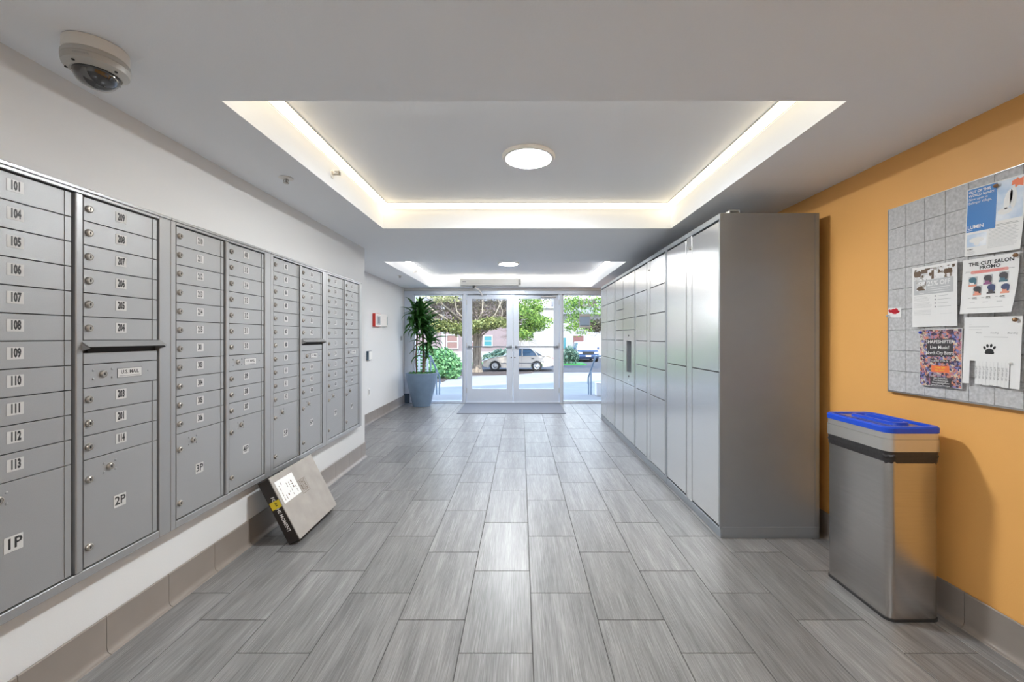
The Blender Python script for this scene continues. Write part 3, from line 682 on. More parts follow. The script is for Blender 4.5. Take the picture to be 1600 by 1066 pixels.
# blue lid: rim plus recessed top with oval slot
bl_ = MB().loft([rrect(bx0-.009, bx1+.009, by0-.009, by1+.009, .042, .868), rrect(bx0-.010, bx1+.010, by0-.010, by1+.010, .042, .890), rrect(bx0-.004, bx1+.004, by0-.004, by1+.004, .040, .897), rrect(bx0+.012, bx1-.012, by0+.012, by1-.012, .03, .897), rrect(bx0+.016, bx1-.016, by0+.016, by1-.016, .028, .893), rrect(bx0+.018, bx1-.018, by0+.018, by1-.018, .028, .880)], cap=False)
blo = bl_.build('blue_lid', 'blue', rb, at=A, smooth=True)
xc, yc = (bx0+bx1)/2, (by0+by1)/2
def stad(hw, hl, z, n=13, mid=1.0):
    p = []
    for i in range(n*2+2):
        if i <= n: a = PI*i/n; p.append((xc+hw*math.cos(a), yc+hl+hw*.6*math.sin(a), z))
        else: a = PI+PI*(i-n-1)/n; p.append((xc+hw*math.cos(a), yc-hl+hw*.6*math.sin(a), z))
    return p
outer = []
st = stad(.042, .105, .891)
for p in st:
    d = Vector((p[0]-xc, p[1]-yc)); k = min((bx1-bx0)/2/max(abs(d.x), 1e-4), (by1-by0)/2/max(abs(d.y), 1e-4))-.0
    k *= .94; outer.append((xc+d.x*k, yc+d.y*k, .891))
MB().loft([outer, st], cap=False).build('lid_top', 'bluesheen', rb, at=A, fix=True)  # greyer blue stands for the reflection on the lid top
sl_ = MB().loft([stad(.046, .11, .891), stad(.044, .108, .903), stad(.034, .098, .904), stad(.030, .092, .875)], cap=False); sl_.build('slot_rim', 'blue', rb, at=A, smooth=True, fix=True)
MB().add(stad(.034, .095, .874), [tuple(range(28))]).build('slot_opening', 'gap', rb, at=A)

# ------------------------------------------------------------------ bulletin board
XW = 1.988
BY0, BY1, BZ0, BZ1 = 1.05, 2.272, 1.023, 1.995
bb = thing('bulletin_board', 'grey fabric bulletin board with gridded squares on the yellow wall', 'board', (XR, (BY0+BY1)/2, (BZ0+BZ1)/2)); A = tuple(bb.location)
MB().box(XW+.006, XR-.001, BY0, BY1, BZ0, BZ1, b=.003).build('backing', 'grout', bb, at=A)
t = MB(); t.box(XW-.001, XR-.001, BY0-.004, BY1+.004, BZ0-.006, BZ0, b=.001); t.box(XW-.001, XR-.001, BY0-.004, BY1+.004, BZ1, BZ1+.003); t.box(XW-.001, XR-.001, BY1, BY1+.003, BZ0, BZ1); t.box(XW-.001, XR-.001, BY0-.003, BY0, BZ0, BZ1)
t.build('edge_trim', 'alu', bb, at=A)
ny, nz = 12, 9; pz = (BZ1-BZ0)/nz; py_ = (BY1-BY0)/ny
k = None
for i in range(ny):
    for j in range(nz):
        y0, z0 = BY0+i*py_, BZ0+j*pz
        at = (XW, y0+py_/2, z0+pz/2)
        if k is None: k = MB().box(0, .007, -py_/2+.0008, py_/2-.0008, -pz/2+.0008, pz/2-.0008, b=.0012).build('square', 'felt', bb, at=at, world=False).data
        else: link('square', k, bb, at)

class Sheet:
    def __init__(s, y, z, w, h, rot=0, curl=None, off=.0035):
        s.y, s.z, s.w, s.h, s.r, s.c, s.o = y, z, w, h, math.radians(rot), curl, off; s.m = MB(); s.mats = []
    def mi(s, n):
        if n not in s.mats: s.mats.append(n)
        return s.mats.index(n)
    def P(s, u, v, k):
        du = math.cos(s.r)*u+math.sin(s.r)*v; dv = -math.sin(s.r)*u+math.cos(s.r)*v
        c = s.c(u/s.w, v/s.h) if s.c else 0
        return (XW-s.o-c-k*.0005, s.y-du, s.z-dv)
    def rect(s, u0, v0, u1, v1, mt, k=1, n=1):
        g = []; f = []; nx = n if s.c else 1; q = nx+1
        for j in range(q):
            for i in range(q): g.append(s.P(u0+(u1-u0)*i/nx, v0+(v1-v0)*j/nx, k))
        for j in range(nx):
            for i in range(nx): a = j*q+i; f.append((a, a+q, a+q+1, a+1))
        s.m.add(g, f, s.mi(mt))
    def poly(s, pts, mt, k=1): s.m.add([s.P(a, b, k) for a, b in pts], [tuple(range(len(pts)))], s.mi(mt))
    def ell(s, u, v, a, b, mt, k=1, n=14, rot=0):
        s.poly([(u+a*math.cos(t)*math.cos(rot)-b*math.sin(t)*math.sin(rot), v+a*math.cos(t)*math.sin(rot)+b*math.sin(t)*math.cos(rot)) for t in [2*PI*i/n for i in range(n)]], mt, k)
    def txt(s, t, u, v, size, mt, bold=.01, sx=1, align='CENTER', k=2, shear=0):
        vv, ff = text(t, size, bold, sx, align, shear); s.m.add([s.P(u+a, v-b, k) for a, b in vv], ff, s.mi(mt))
    def lines(s, u0, u1, v0, v1, n, mt, th=.0012, jit=.3):
        for i in range(n):
            v = v0+(v1-v0)*i/max(1, n-1); e = u1-(u1-u0)*jit*random.random(); s.rect(u0, v, e, v+th, mt, 1)
    def build(s, lab, name='flyer', cat='flyer', paper='paper', group=None):
        # paper with thickness first
        n = 8 if s.c else 1; q = n+1; g = []; f = []
        s.cut = getattr(s, 'cut', None)
        if s.cut is None:
            for side, k in ((0, 0), (1, -1.2)):
                for j in range(q):
                    for i in range(q): g.append(s.P(s.w*i/n, s.h*j/n, k))
            for j in range(n):
                for i in range(n):
                    a = j*q+i; f.append((a, a+q, a+q+1, a+1)); b = a+q*q; f.append((b, b+1, b+q+1, b+q))
            s.m.add(g, f, s.mi(paper))
        at = (XW-s.o, s.y-s.w/2, s.z-s.h/2)
        return tag(s.m.build(name, s.mats, at=at), lab, cat, group)
# 1 laundry flyer
s = Sheet(1.860, 1.962, .216, .294, -2.5, off=.006, curl=lambda u, v: .004+.02*max(0, v-.6)*u)
s.rect(.004, .004, .118, .190, 'pblue', 1, 4); s.rect(.119, .004, .212, .165, 'pcloud', 1, 4); s.rect(.008, .200, .088, .256, 'pcloud', 1, 3)
for i, (t, b) in enumerate((('OUT OF THIS', .03), ('WORLD laundry.', .015), ('Now open in', .0), ('Ballinger Village.', .0))): s.txt(t, .008, .018+i*.0155, .0155, 'paper', b, .92, 'LEFT')
s.txt('LUMIN', .008, .170, .022, 'paper', .02, 1, 'LEFT'); s.rect(.008, .182, .03, .1835, 'paper', 2)
s.ell(.160, .085, .014, .04, 'paper', 2, rot=.2); s.ell(.178, .08, .012, .045, 'paper', 2); s.ell(.15, .13, .026, .013, 'paper', 2); s.ell(.048, .228, .03, .012, 'paper', 2); s.ell(.05, .24, .012, .014, 'paper', 2)
s.poly([(.172, .015), (.185, .012), (.19, .006), (.197, .014), (.211, .010), (.211, .045), (.195, .038), (.184, .045), (.182, .032), (.170, .033)], 'porange', 3)
s.lines(.095, .208, .178, .183, 2, 'ink', .001); s.lines(.095, .206, .192, .270, 15, 'greyink', .0009, .2); s.txt('LUMIN', .012, .266, .008, 'ink', .02, 1, 'LEFT'); s.lines(.012, .05, .274, .286, 4, 'greyink', .0009)
s.build('blue and white laundry flyer pinned at the upper edge of the board', group='flyers on the bulletin board')
# 2 discount flyer
s = Sheet(2.112, 1.657, .218, .296, 0, off=.005, curl=lambda u, v: .003+.012*(u-.5)**2*4)
s.rect(.008, .012, .206, .068, 'photo', 1, 5); s.rect(.008, .068, .198, .138, 'lgrey', 1, 5); s.rect(.02, .075, .062, .118, 'photo', 2, 2)
for (a, b, c, d) in ((.012, .022, .035, .05), (.04, .016, .07, .035), (.088, .025, .100, .066), (.15, .028, .192, .05), (.155, .05, .162, .066), (.182, .05, .188, .066)): s.rect(a, b, c, d, 'pbrown', 2)
s.txt('25% OFF', .125, .088, .032, 'paper', .02, .95); s.lines(.07, .185, .108, .128, 3, 'paper', .0022, .1); s.lines(.02, .062, .124, .130, 2, 'paper', .0018)
s.lines(.008, .09, .146, .168, 5, 'greyink', .0008); s.lines(.008, .09, .178, .200, 5, 'greyink', .0008); s.lines(.008, .09, .216, .236, 4, 'greyink', .0008, .1)
for i in range(4): s.ell(.106, .150+i*.017, .004, .004, 'greyink', 1, 10); s.rect(.116, .1495+i*.017, .17+.015*(i % 2), .1508+i*.017, 'greyink', 1)
s.rect(.13, .235, .19, .236, 'lgrey', 1)
s.build('white flyer printed 25% OFF, in the upper row of the board', group='flyers on the bulletin board')
# 3 salon flyer
s = Sheet(1.878, 1.652, .214, .238, -1, off=.007, curl=lambda u, v: .004+.03*v*v*(.35+.65*u))
s.txt('THE CUT SALON', .112, .024, .0215, 'ink', .03, 1.05); s.txt('PROMO', .11, .042, .0205, 'ink', .03, 1.1)
s.rect(.042, .052, .172, .066, 'ppink', 1, 4); s.ell(.042, .059, .008, .007, 'ppink', 1); s.ell(.172, .059, .008, .007, 'ppink', 1); s.rect(.05, .057, .165, .0582, 'pred', 2, 3); s.rect(.055, .0615, .16, .0625, 'pred', 2, 3)
for (u, v, base, hairc, face) in ((.028, .078, 'lgrey', 'pteal', 'paper'), (.088, .075, 'lgrey', 'pdark', 'pplum'), (.146, .070, 'lgrey', 'pdark', 'pteal'), (.05, .118, 'lgrey', 'pdark', 'pskin'), (.105, .115, 'paper', 'pnavy', 'pdark'), (.158, .118, 'paper', 'pnavy', 'pskin')):
    s.rect(u, v, u+.036, v+.042, base, 1, 2); s.ell(u+.018, v+.026, .012, .015, face, 2); s.ell(u+.017, v+.014, .016, .012, hairc, 3); s.rect(u+.002, v+.034, u+.034, v+.042, face if face != 'paper' else 'pskin', 3); s.ell(u+.028, v+.022, .005, .012, hairc, 3)
for u in (.05, .105, .16):
    s.rect(u-.018, .170, u-.008, .1715, 'greyink', 1); s.txt('-50%', u+.008, .171, .008, 'ink', .02, 1.3); s.rect(u, .176, u+.02, .1772, 'greyink', 1); s.rect(u-.01, .190, u+.012, .1915, 'greyink', 1)
s.rect(.03, .214, .18, .2152, 'greyink', 1, 3); s.txt('2023', .022, .056, .010, 'greyink', 0, 1, shear=.3); s.rect(.175, .057, .2, .058, 'ink', 1)
s.build('salon promo flyer with six small hairstyle pictures, its lower edge curling', group='flyers on the bulletin board')
# 4 live music flyer
s = Sheet(2.084, 1.346, .200, .272, 1, off=.005, curl=lambda u, v: .003+.006*v)
s.rect(.002, .002, .198, .270, 'floral', 1, 3); s.rect(.038, .045, .162, .128, 'pdark', 2, 3)
for i, t in enumerate(('SHAPESHIFTER', 'Live Music!', 'North City Bistro')): s.txt(t, .100, .060+i*.0265, .0215, 'paper', .012, .95 if i < 2 else .85, k=4)
s.rect(.055, .143, .145, .157, 'pdark', 2); s.txt('1520 NE 177th St', .1, .150, .011, 'paper', .01, 1, k=4)
s.rect(.06, .172, .145, .204, 'porange', 2); s.txt('Friday 7pm', .102, .181, .011, 'yellowst', .01, k=4); s.txt('No cover', .102, .194, .011, 'yellowst', .01, k=4)
s.rect(.055, .226, .155, .271, 'pdark', 2)
for i, t in enumerate(('John English/Bass', 'David Bush/Drums', 'Chris Schindele/Piano', 'James Porter/Trumpet')): s.txt(t, .105, .2315+i*.0112, .0105, 'paper', .012, .9, k=4)
s.build('colourful floral live music flyer in the lower row of the board', group='flyers on the bulletin board')
# 5 paw flyer with tear-off tabs
s = Sheet(1.872, 1.398, .216, .292, -1, off=.006, curl=lambda u, v: .003+.006*v)
s.cut = True
s.rect(0, 0, .216, .190, 'paper', 0, 4); s.rect(.0, .190, .028, .292, 'paper', 0, 3); s.rect(.182, .190, .216, .292, 'paper', 0, 3)
for i in range(9):
    u = .052+i*.0142; s.rect(u, .190, u+.0134, .288+random.uniform(-.002, .004), 'paper', (i % 3)*.8, 2)
    for q in range(2):
        vv, ff = text('Dog walker 206', .0085, .01); s.m.add([s.P(u+.0045+q*.0045-b*1, .238+a*.95, 3.2) for a, b in vv], [tuple(reversed(x)) for x in ff] if False else ff, s.mi('greyink')) if q == 0 else None
cu, cv = .104, .138
s.ell(cu, cv+.008, .016, .012, 'ink', 1); s.ell(cu-.010, cv+.014, .008, .006, 'ink', 1); s.ell(cu+.010, cv+.014, .008, .006, 'ink', 1)
for (a, b, r) in ((-.019, -.006, -.5), (-.008, -.015, -.15), (.006, -.016, .15), (.018, -.008, .5)): s.ell(cu+a, cv+b, .0048, .0078, 'ink', 1, rot=r)
for (a, b, c) in ((.02, .03, .03), (.02, .042, .1), (.02, .054, .07), (.08, .085, .17)): s.rect(a, b, c, b+.0012, 'greyink', 1)
for u, t in ((.06, 'Walks'), (.12, 'Feeding'), (.185, 'Boarding')): s.txt(t, u, .068, .010, 'greyink', 0, 1, shear=.3)
s.build('white paw print notice with tear-off tabs along its lower edge', group='flyers on the bulletin board')
# small red card
s = Sheet(2.268, 1.468, .078, .052, -3, off=.004)
for (a, b, c, d, r) in ((.014, .018, .016, .008, .5), (.03, .015, .018, .009, -.3), (.05, .014, .016, .010, .9), (.06, .022, .014, .006, -.4), (.04, .026, .020, .007, .1)): s.ell(a, b, c*.8, d, 'pred', 1, rot=r)
s.build('small card with a red flower at the edge of the board', 'card', 'card')

def pin(y, z, m, lab, r=.0085, g=.0):
    t = MB(); x = XW-.012-g
    t.lathe([(.0015, .022+g), (.0015, .0), (r*.6, -.001), (r, -.004), (r*.9, -.009), (r*.3, -.012)], (x, y, z), 14, axis='x')
    tag(t.build('push_pin', m, at=(x, y, z), smooth=True, fix=True), lab, 'pin', 'push pins on the bulletin board')
pin(1.742, 1.938, 'bronze', 'bronze push pin at the top of the blue laundry flyer')
pin(1.673, 1.637, 'bronze', 'bronze push pin at the top of the salon promo flyer')
pin(1.675, 1.380, 'bronze', 'bronze push pin at the top of the paw print notice')
pin(2.072, 1.333, 'bluepin', 'blue push pin at the top corner of the live music flyer', .007)
pin(1.690, 1.205, 'paper', 'white push pin beside the tear-off tabs of the paw notice', .006)
pin(2.258, 1.425, 'lgrey', 'grey push pin below the red flower card', .006)

# ------------------------------------------------------------------ small wall devices at entrance
def wthing(name, lab, cat, y0, y1, z0, z1, d, m, mf=None):
    t = thing(name, lab, cat, (XLF, (y0+y1)/2, (z0+z1)/2)); MB().box(XLF, XLF+d, y0, y1, z0, z1, b=.004).build('body', m, t, at=tuple(t.location)); return t
t = wthing('fire_alarm', 'red fire alarm box with a white front on the far white wall', 'alarm', 6.56, 6.84, 1.475, 1.685, .040, 'redp')
MB().box(XLF+.040, XLF+.046, 6.575, 6.825, 1.48, 1.68, b=.003).build('front_plate', 'white', t, at=tuple(t.location))
MB().box(XLF+.046, XLF+.054, 6.62, 6.78, 1.51, 1.65, b=.006).build('strobe_window', 'lgrey', t, at=tuple(t.location))
MB().box(XLF+.054, XLF+.056, 6.66, 6.74, 1.53, 1.63).build('lens', 'frame2', t, at=tuple(t.location))
t = thing('sign', 'small tented white and green sign beside the fire alarm', 'sign', (XLF, 7.1, 1.59)); A = tuple(t.location)
MB().add([(XLF, 6.95, 1.49), (XLF+.07, 7.05, 1.49), (XLF, 7.3, 1.49), (XLF, 6.95, 1.69), (XLF+.07, 7.05, 1.69), (XLF, 7.3, 1.69)], [(0, 1, 4, 3), (1, 2, 5, 4), (0, 2, 1), (3, 4, 5), (0, 3, 5, 2)]).build('panel', 'white', t, at=A, fix=True)
MB().add([(XLF+.0716-.0048, 7.066, 1.52), (XLF+.012, 7.26, 1.52), (XLF+.012, 7.26, 1.66), (XLF+.0716-.0048, 7.066, 1.66)], [(0, 1, 2, 3)]).build('green_face', 'greenp', t, at=A)
t = wthing('card_reader', 'blue-grey card reader on the wall corner past the mailboxes', 'card reader', 6.30, 6.44, .965, 1.10, .035, 'darkblue')
MB().box(XLF+.035, XLF+.04, 6.305, 6.435, .97, 1.095).build('front_plate', 'white', t, at=tuple(t.location))
t = wthing('outlet', 'white wall outlet low on the far white wall', 'outlet', 6.36, 6.44, .415, .53, .006, 'white')
MB().box(XLF+.006, XLF+.008, 6.385, 6.415, .435, .51, b=.001).build('sockets', 'greyink', t, at=tuple(t.location))
t = wthing('wall_button', 'small grey push button on the wall near the potted plant', 'button', 8.1, 8.17, 1.25, 1.33, .02, 'camgrey')

# ------------------------------------------------------------------ door mat
tag(MB().box(-1.10, .77, 7.17, 8.27, 0, .009, b=.004).build('door_mat', 'mat', at=(-.16, 7.7, 0)), 'wide grey entrance mat in front of the glass doors', 'mat')

# ------------------------------------------------------------------ potted plant
px, pyy = -1.89, 8.0
pp = thing('potted_plant', 'tall green strap-leaved plant in a tapered blue-grey planter by the doors', 'plant', (px, pyy, 0)); A = (px, pyy, 0)
MB().lathe([(.155, 0), (.165, .004), (.20, .15), (.248, .35), (.288, .56), (.298, .625), (.300, .632), (.286, .634), (.280, .600)], (px, pyy, 0), 56).build('pot', 'pot', pp, at=A, smooth=True, fix=True)
MB().lathe([(.283, .585), (.28, .605), (.1, .615), (.01, .618)], (px, pyy, 0), 32).build('soil', 'soil', pp, at=A, smooth=True, fix=True)
def cloud(n, cs, rs, size, zsq=1.0, flat=0, seed=1, asp=.5):
    g = np.random.default_rng(seed); cs = np.array(cs, float); rs = np.array(rs, float)
    if rs.ndim == 1: rs = np.repeat(rs[:, None], 3, 1)
    w = rs.prod(1)**(2/3); idx = g.choice(len(cs), n, p=w/w.sum())
    d = g.normal(size=(n, 3)); d /= np.linalg.norm(d, axis=1)[:, None]; r = g.uniform(.55, 1.05, (n, 1))
    c = cs[idx]+d*r*rs[idx]
    a = g.normal(size=(n, 3)); a /= np.linalg.norm(a, axis=1)[:, None]
    b = np.cross(a, g.normal(size=(n, 3))+d*1.5); b /= np.linalg.norm(b, axis=1)[:, None]
    s_ = size*g.uniform(.6, 1.4, (n, 1))
    v = np.stack([c-a*s_, c-b*s_*asp, c+a*s_, c+b*s_*asp], 1).reshape(-1, 3)
    f = np.arange(n*4).reshape(-1, 4)
    return v, f
def stuffmesh(name, v, f, m, parent=None, at=(0, 0, 0)):
    me = bpy.data.meshes.new(name); v = v-np.array(at)
    me.from_pydata(v.tolist(), [], f.tolist()); me.materials.append(M[m]); o = link(name, me, parent, at); o['kind'] = 'stuff'; return o
a_ = np.random.default_rng(3).uniform(0, 2*PI, 60); r_ = np.random.default_rng(4).uniform(.05, .26, 60)
v, f = cloud(2600, np.stack([px+r_*np.cos(a_), pyy+r_*np.sin(a_), np.full(60, .615)], 1), np.full(60, .035), .012, seed=5)
stuffmesh('moss', v, f, 'moss', pp, A)
canes = [[(-.09, -.03, .60), (-.10, -.04, .95), (-.085, -.03, 1.25), (-.07, -.02, 1.42)], [(.03, .0, .60), (.035, .0, 1.0), (.02, .0, 1.35), (-.01, 0, 1.62)], [(.04, .03, .60), (.06, .04, .9), (.09, .06, 1.12), (.10, .05, 1.25)]]
for i, c in enumerate(canes):
    MB().tube([(px+a, pyy+b, z) for a, b, z in c], [(.017, .016, .014, .011), (.026, .024, .020, .014), (.012, .011, .01, .009)][i], 10).build('cane', 'cane', pp, at=A, smooth=True)
def strap(L, w, droop, seed):
    m = MB(); n = 8; pts = []
    ang = 1.15; x = z = 0.0
    v = []; f = []
    for i in range(n+1):
        t = i/n; ww = w*(math.sin(PI*min(1, t*.9+.1))**.6)*(1-t**3*.7); ww = max(ww, .001)
        v += [(x, -ww/2, z+.15*ww), (x, 0, z-.10*ww), (x, ww/2, z+.15*ww)]
        a = ang-droop*t; x += L/n*math.cos(a); z += L/n*math.sin(a)
        if i < n: b = i*3; f += [(b, b+3, b+4, b+1), (b+1, b+4, b+5, b+2)]
    m.add(v, f); return m
lm = [strap(.50, .082, 2.3, 0), strap(.46, .076, 2.9, 1), strap(.54, .088, 1.6, 2), strap(.40, .07, 3.2, 3)]
lme = [None]*4
heads = [(-.09, -.02, 1.48, 24, -.2, .2), (-.03, 0, 1.68, 34, .0, .0), (.12, .05, 1.22, 24, .15, .3), (.06, 0.0, 1.50, 22, .2, .1), (-.14, -.02, 1.72, 14, -.3, -.5), (.10, -.03, 1.02, 10, 0, 1)]
for hi, (a, b, z, n, lean, tw) in enumerate(heads):
    for i in range(n):
        kk = [0, 2, 0, 1, 3, 1][i % 6] if i > n//3 else [2, 0, 2][i % 3]
        zz = z-.16+.20*(1-i/n); az = i*2.4+tw; sc_ = random.uniform(.8, 1.1)
        pos = Vector((px+a, pyy+b, zz))
        tip = pos+Vector((math.cos(az), math.sin(az), 0))*.42*sc_
        if tip.x < XLF+.1 or tip.y > YF-.08: az = random.uniform(-2.3, -.3); sc_ *= .85
        if lme[kk] is None: o = lm[kk].build('leaf', 'pleaf', pp, at=tuple(pos), world=False, smooth=True); lme[kk] = o.data
        else: o = link('leaf', lme[kk], pp, tuple(pos))
        up = -(.45-.9*i/n)
        o.rotation_euler = Euler((random.uniform(-.3, .3), up+random.uniform(-.1, .1), az), 'XYZ'); o.scale = (sc_,)*3

# ------------------------------------------------------------------ outdoors
GZ = -.77
struct(MB().box(-6, 6, YF+.10, 9.6, -.25, -.003).build('porch', 'concrete'))
st = MB()
for i in range(1, 5): st.box(-1.95, 1.6, 9.6+(i-1)*.3, 9.6+i*.3, GZ, -.155*i)
struct(st.build('front_steps', 'concrete'))
struct(MB().box(-30, 30, 9.6, 24.6, GZ-.1, GZ).build('driveway', 'concrete'))
struct(MB().box(-30, 30, 24.6, 60, GZ-.1, GZ-.01).build('parking_lot', 'asphalt'))
struct(MB().box(-30, -.9, 23.6, 26.3 if False else 25.3, GZ-.05, GZ+.02).box(-30, -3.6, 19.5, 25.3, GZ-.05, GZ+.03).prism([(-3.6, 22.4), (-.8, 23.0), (.6, 24.2), (.8, 25.3), (-3.6, 25.3)], GZ-.05, GZ+.012).build('planting_bed_and_tree_shadow', 'mulch_shade'))  # the prism is the tree's shadow on pavement, painted in mulch colour
struct(MB().box(-10, 1.6, 30.2, 33, GZ-.05, GZ+.10).build('lawn', 'lawn'))
struct(MB().box(2.4, 4.9, 31.2, 33.5, GZ-.05, GZ+.06).build('grass_strip', 'lawn'))
# unseen building above the lobby, roofline sloped to shape its shadow outdoors
up_ = MB(); up_.prism([(-9, 2.65), (9, 2.65), (9, 12.2), (-9, 6.1)], -12, YF+.14, 'y'); struct(up_.build('upper_floors_shadow_block', 'outerwall', fix=True))
fb = MB(); fb.box(-9, XLF-.16, -12, YF+.14, GZ, 2.65); fb.box(XR+.16, 9, -12, YF+.14, GZ, 2.65); struct(fb.build('building_ground_floor', 'outerwall'))
# handrails
def handrail(x, s, lab):
    t = thing('handrail', lab, 'handrail', (x, 9.6, 0)); A = tuple(t.location)
    MB().tube([(x+s*.12, 8.93, .905), (x+s*.02, 8.94, .91), (x, 8.98, .90), (x, 9.95, .365), (x, 9.99, .30), (x, 9.99, .2)], .019, 10).build('top_rail', 'rail', t, at=A, smooth=True)
    for (y, z0, z1) in ((9.60, -.003, .56), (9.93, -.31, .38), (8.98, -.003, .89) if s < 0 else (9.59, -.003, .55)): MB().tube([(x, y, z0), (x, y, z1)], .016, 8).build('post', 'rail', t, at=A)
handrail(1.60, 1, 'blue-grey stair handrail outside the right glass panel')
handrail(-1.93, -1, 'blue-grey stair handrail outside, partly behind the potted plant')
rg = thing('railing', 'white slatted railing on the porch behind the plant canes', 'railing', (-2.25, 9.3, 0)); A = tuple(rg.location)
for x in (-2.42, -2.26, -2.07): MB().box(x-.018, x+.018, 9.29, 9.325, -.003, 1.09, b=.003).build('post', 'fence', rg, at=A)
k = None
for i in range(13):
    z = .12+i*.072
    if k is None: k = MB().box(-.16, .16, -.005, .005, -.014, .014).build('slat', 'fence', rg, at=(-2.245, 9.305, z), world=False).data
    else: link('slat', k, rg, (-2.245, 9.305, z))
tag(MB().box(1.68, 1.95, 9.35, 9.57, -.003, .27, b=.01).box(1.67, 1.96, 9.34, 9.58, .27, .29, b=.004).build('utility_box', 'fence', at=(1.8, 9.45, 0)), 'low white utility box at the porch edge by the right handrail', 'utility box')

# trees
def branch(m, p, d, L, r, depth, tips, rg_, n=5, grav=0.0, k=4):
    pts = [Vector(p)]; d = Vector(d).normalized(); rad = [r]
    for i in range(n):
        d = (d+Vector(rg_.normal(size=3))*.16+Vector((0, 0, grav))).normalized(); pts.append(pts[-1]+d*L/n); rad.append(r*(1-.6*(i+1)/n))
    m.tube(pts, rad, 6 if r > .03 else 4, cap=False)
    if depth == 0: tips.append(pts[-1]); tips.append(pts[-3]); return
    for j in range(k):
        i = int(rg_.integers(max(1, n//2-1), n+1)); q = (d*1.0+Vector(rg_.normal(size=3))*.75).normalized()
        branch(m, pts[i], q, L*rg_.uniform(.5, .8), rad[i]*.6, depth-1, tips, rg_, 4, grav, k)
def tree(lab, base, h0, r0, limbs, clusters, dead, nl, seed, shapes):
    t = thing('tree', lab, 'tree', base); g = np.random.default_rng(seed); b = Vector(base)
    tk = MB(); tk.tube([b+Vector((0, 0, -.05)), b+Vector((.02, 0, .25)), b+Vector((0, 0, h0*.5)), b+Vector((.06, 0, h0*.85)), b+Vector((.05, 0, h0+.5))], [r0*1.5, r0*1.1, r0*.95, r0*1.0, r0*.6], 14)
    for i in range(5):
        a = i*1.26; tk.tube([b+Vector((math.cos(a)*r0*.75, math.sin(a)*r0*.75, 0)), b+Vector((math.cos(a+.2)*r0*.55, math.sin(a+.2)*r0*.55, h0*.5)), b+Vector((math.cos(a+.3)*r0*.6, math.sin(a+.3)*r0*.6, h0))], [r0*.45, r0*.38, r0*.3], 8)
    tk.build('trunk', 'bark', t, at=tuple(base), smooth=True)
    if shapes:
        for pl in shapes: MB().tube([b+Vector(q) for q in pl], [.055, .045, .035, .025, .012][:len(pl)], 6, cap=False).build('branch', 'palebark', t, at=tuple(base), smooth=True)
    tips = []
    for (d, L, r) in limbs:
        lm_ = MB(); tp = []; branch(lm_, b+Vector((0, 0, h0*.9)), d, L, r, 2, tp, g, 6, .02, 4); lm_.build('branch', 'bark', t, at=tuple(base), smooth=True); tips += tp
    tw = MB()
    for (c, r) in dead:
        for i in range(120):
            q = Vector(g.normal(size=3)); q.normalize(); p = Vector(c)+Vector((q.x*r[0], q.y*r[1], q.z*r[2]))*g.uniform(.1, 1)
            d = Vector((g.normal(), g.normal()*.6, g.normal()*.5)).normalized(); L = g.uniform(.4, 1.2)
            mid = p+d*L*.5+Vector(g.normal(size=3))*.08; tw.tube([p, mid, p+d*L], [.016, .011, .005], 3, cap=False)
    if dead:
        o = tw.build('twigs', 'twig', t, at=tuple(base)); o['kind'] = 'stuff'
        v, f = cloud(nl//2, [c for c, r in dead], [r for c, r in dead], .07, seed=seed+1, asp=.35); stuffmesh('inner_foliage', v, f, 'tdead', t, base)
    for i, (m, part) in enumerate(clusters):
        if not part: continue
        cs = []; rs = []
        for (c, r) in part:   # break each big blob into tufts
            for q in range(38):
                d = g.normal(size=3); d /= np.linalg.norm(d); cs.append(np.array(c)+d*np.array(r)*g.uniform(.3, 1)); s_ = g.uniform(.22, .5); rs.append((s_*1.3, s_*1.3, s_*.55))
        v, f = cloud(nl, cs, rs, .075, seed=seed+5+i, asp=.5); stuffmesh('foliage', v, f, m, t, base)
TY = 24.8
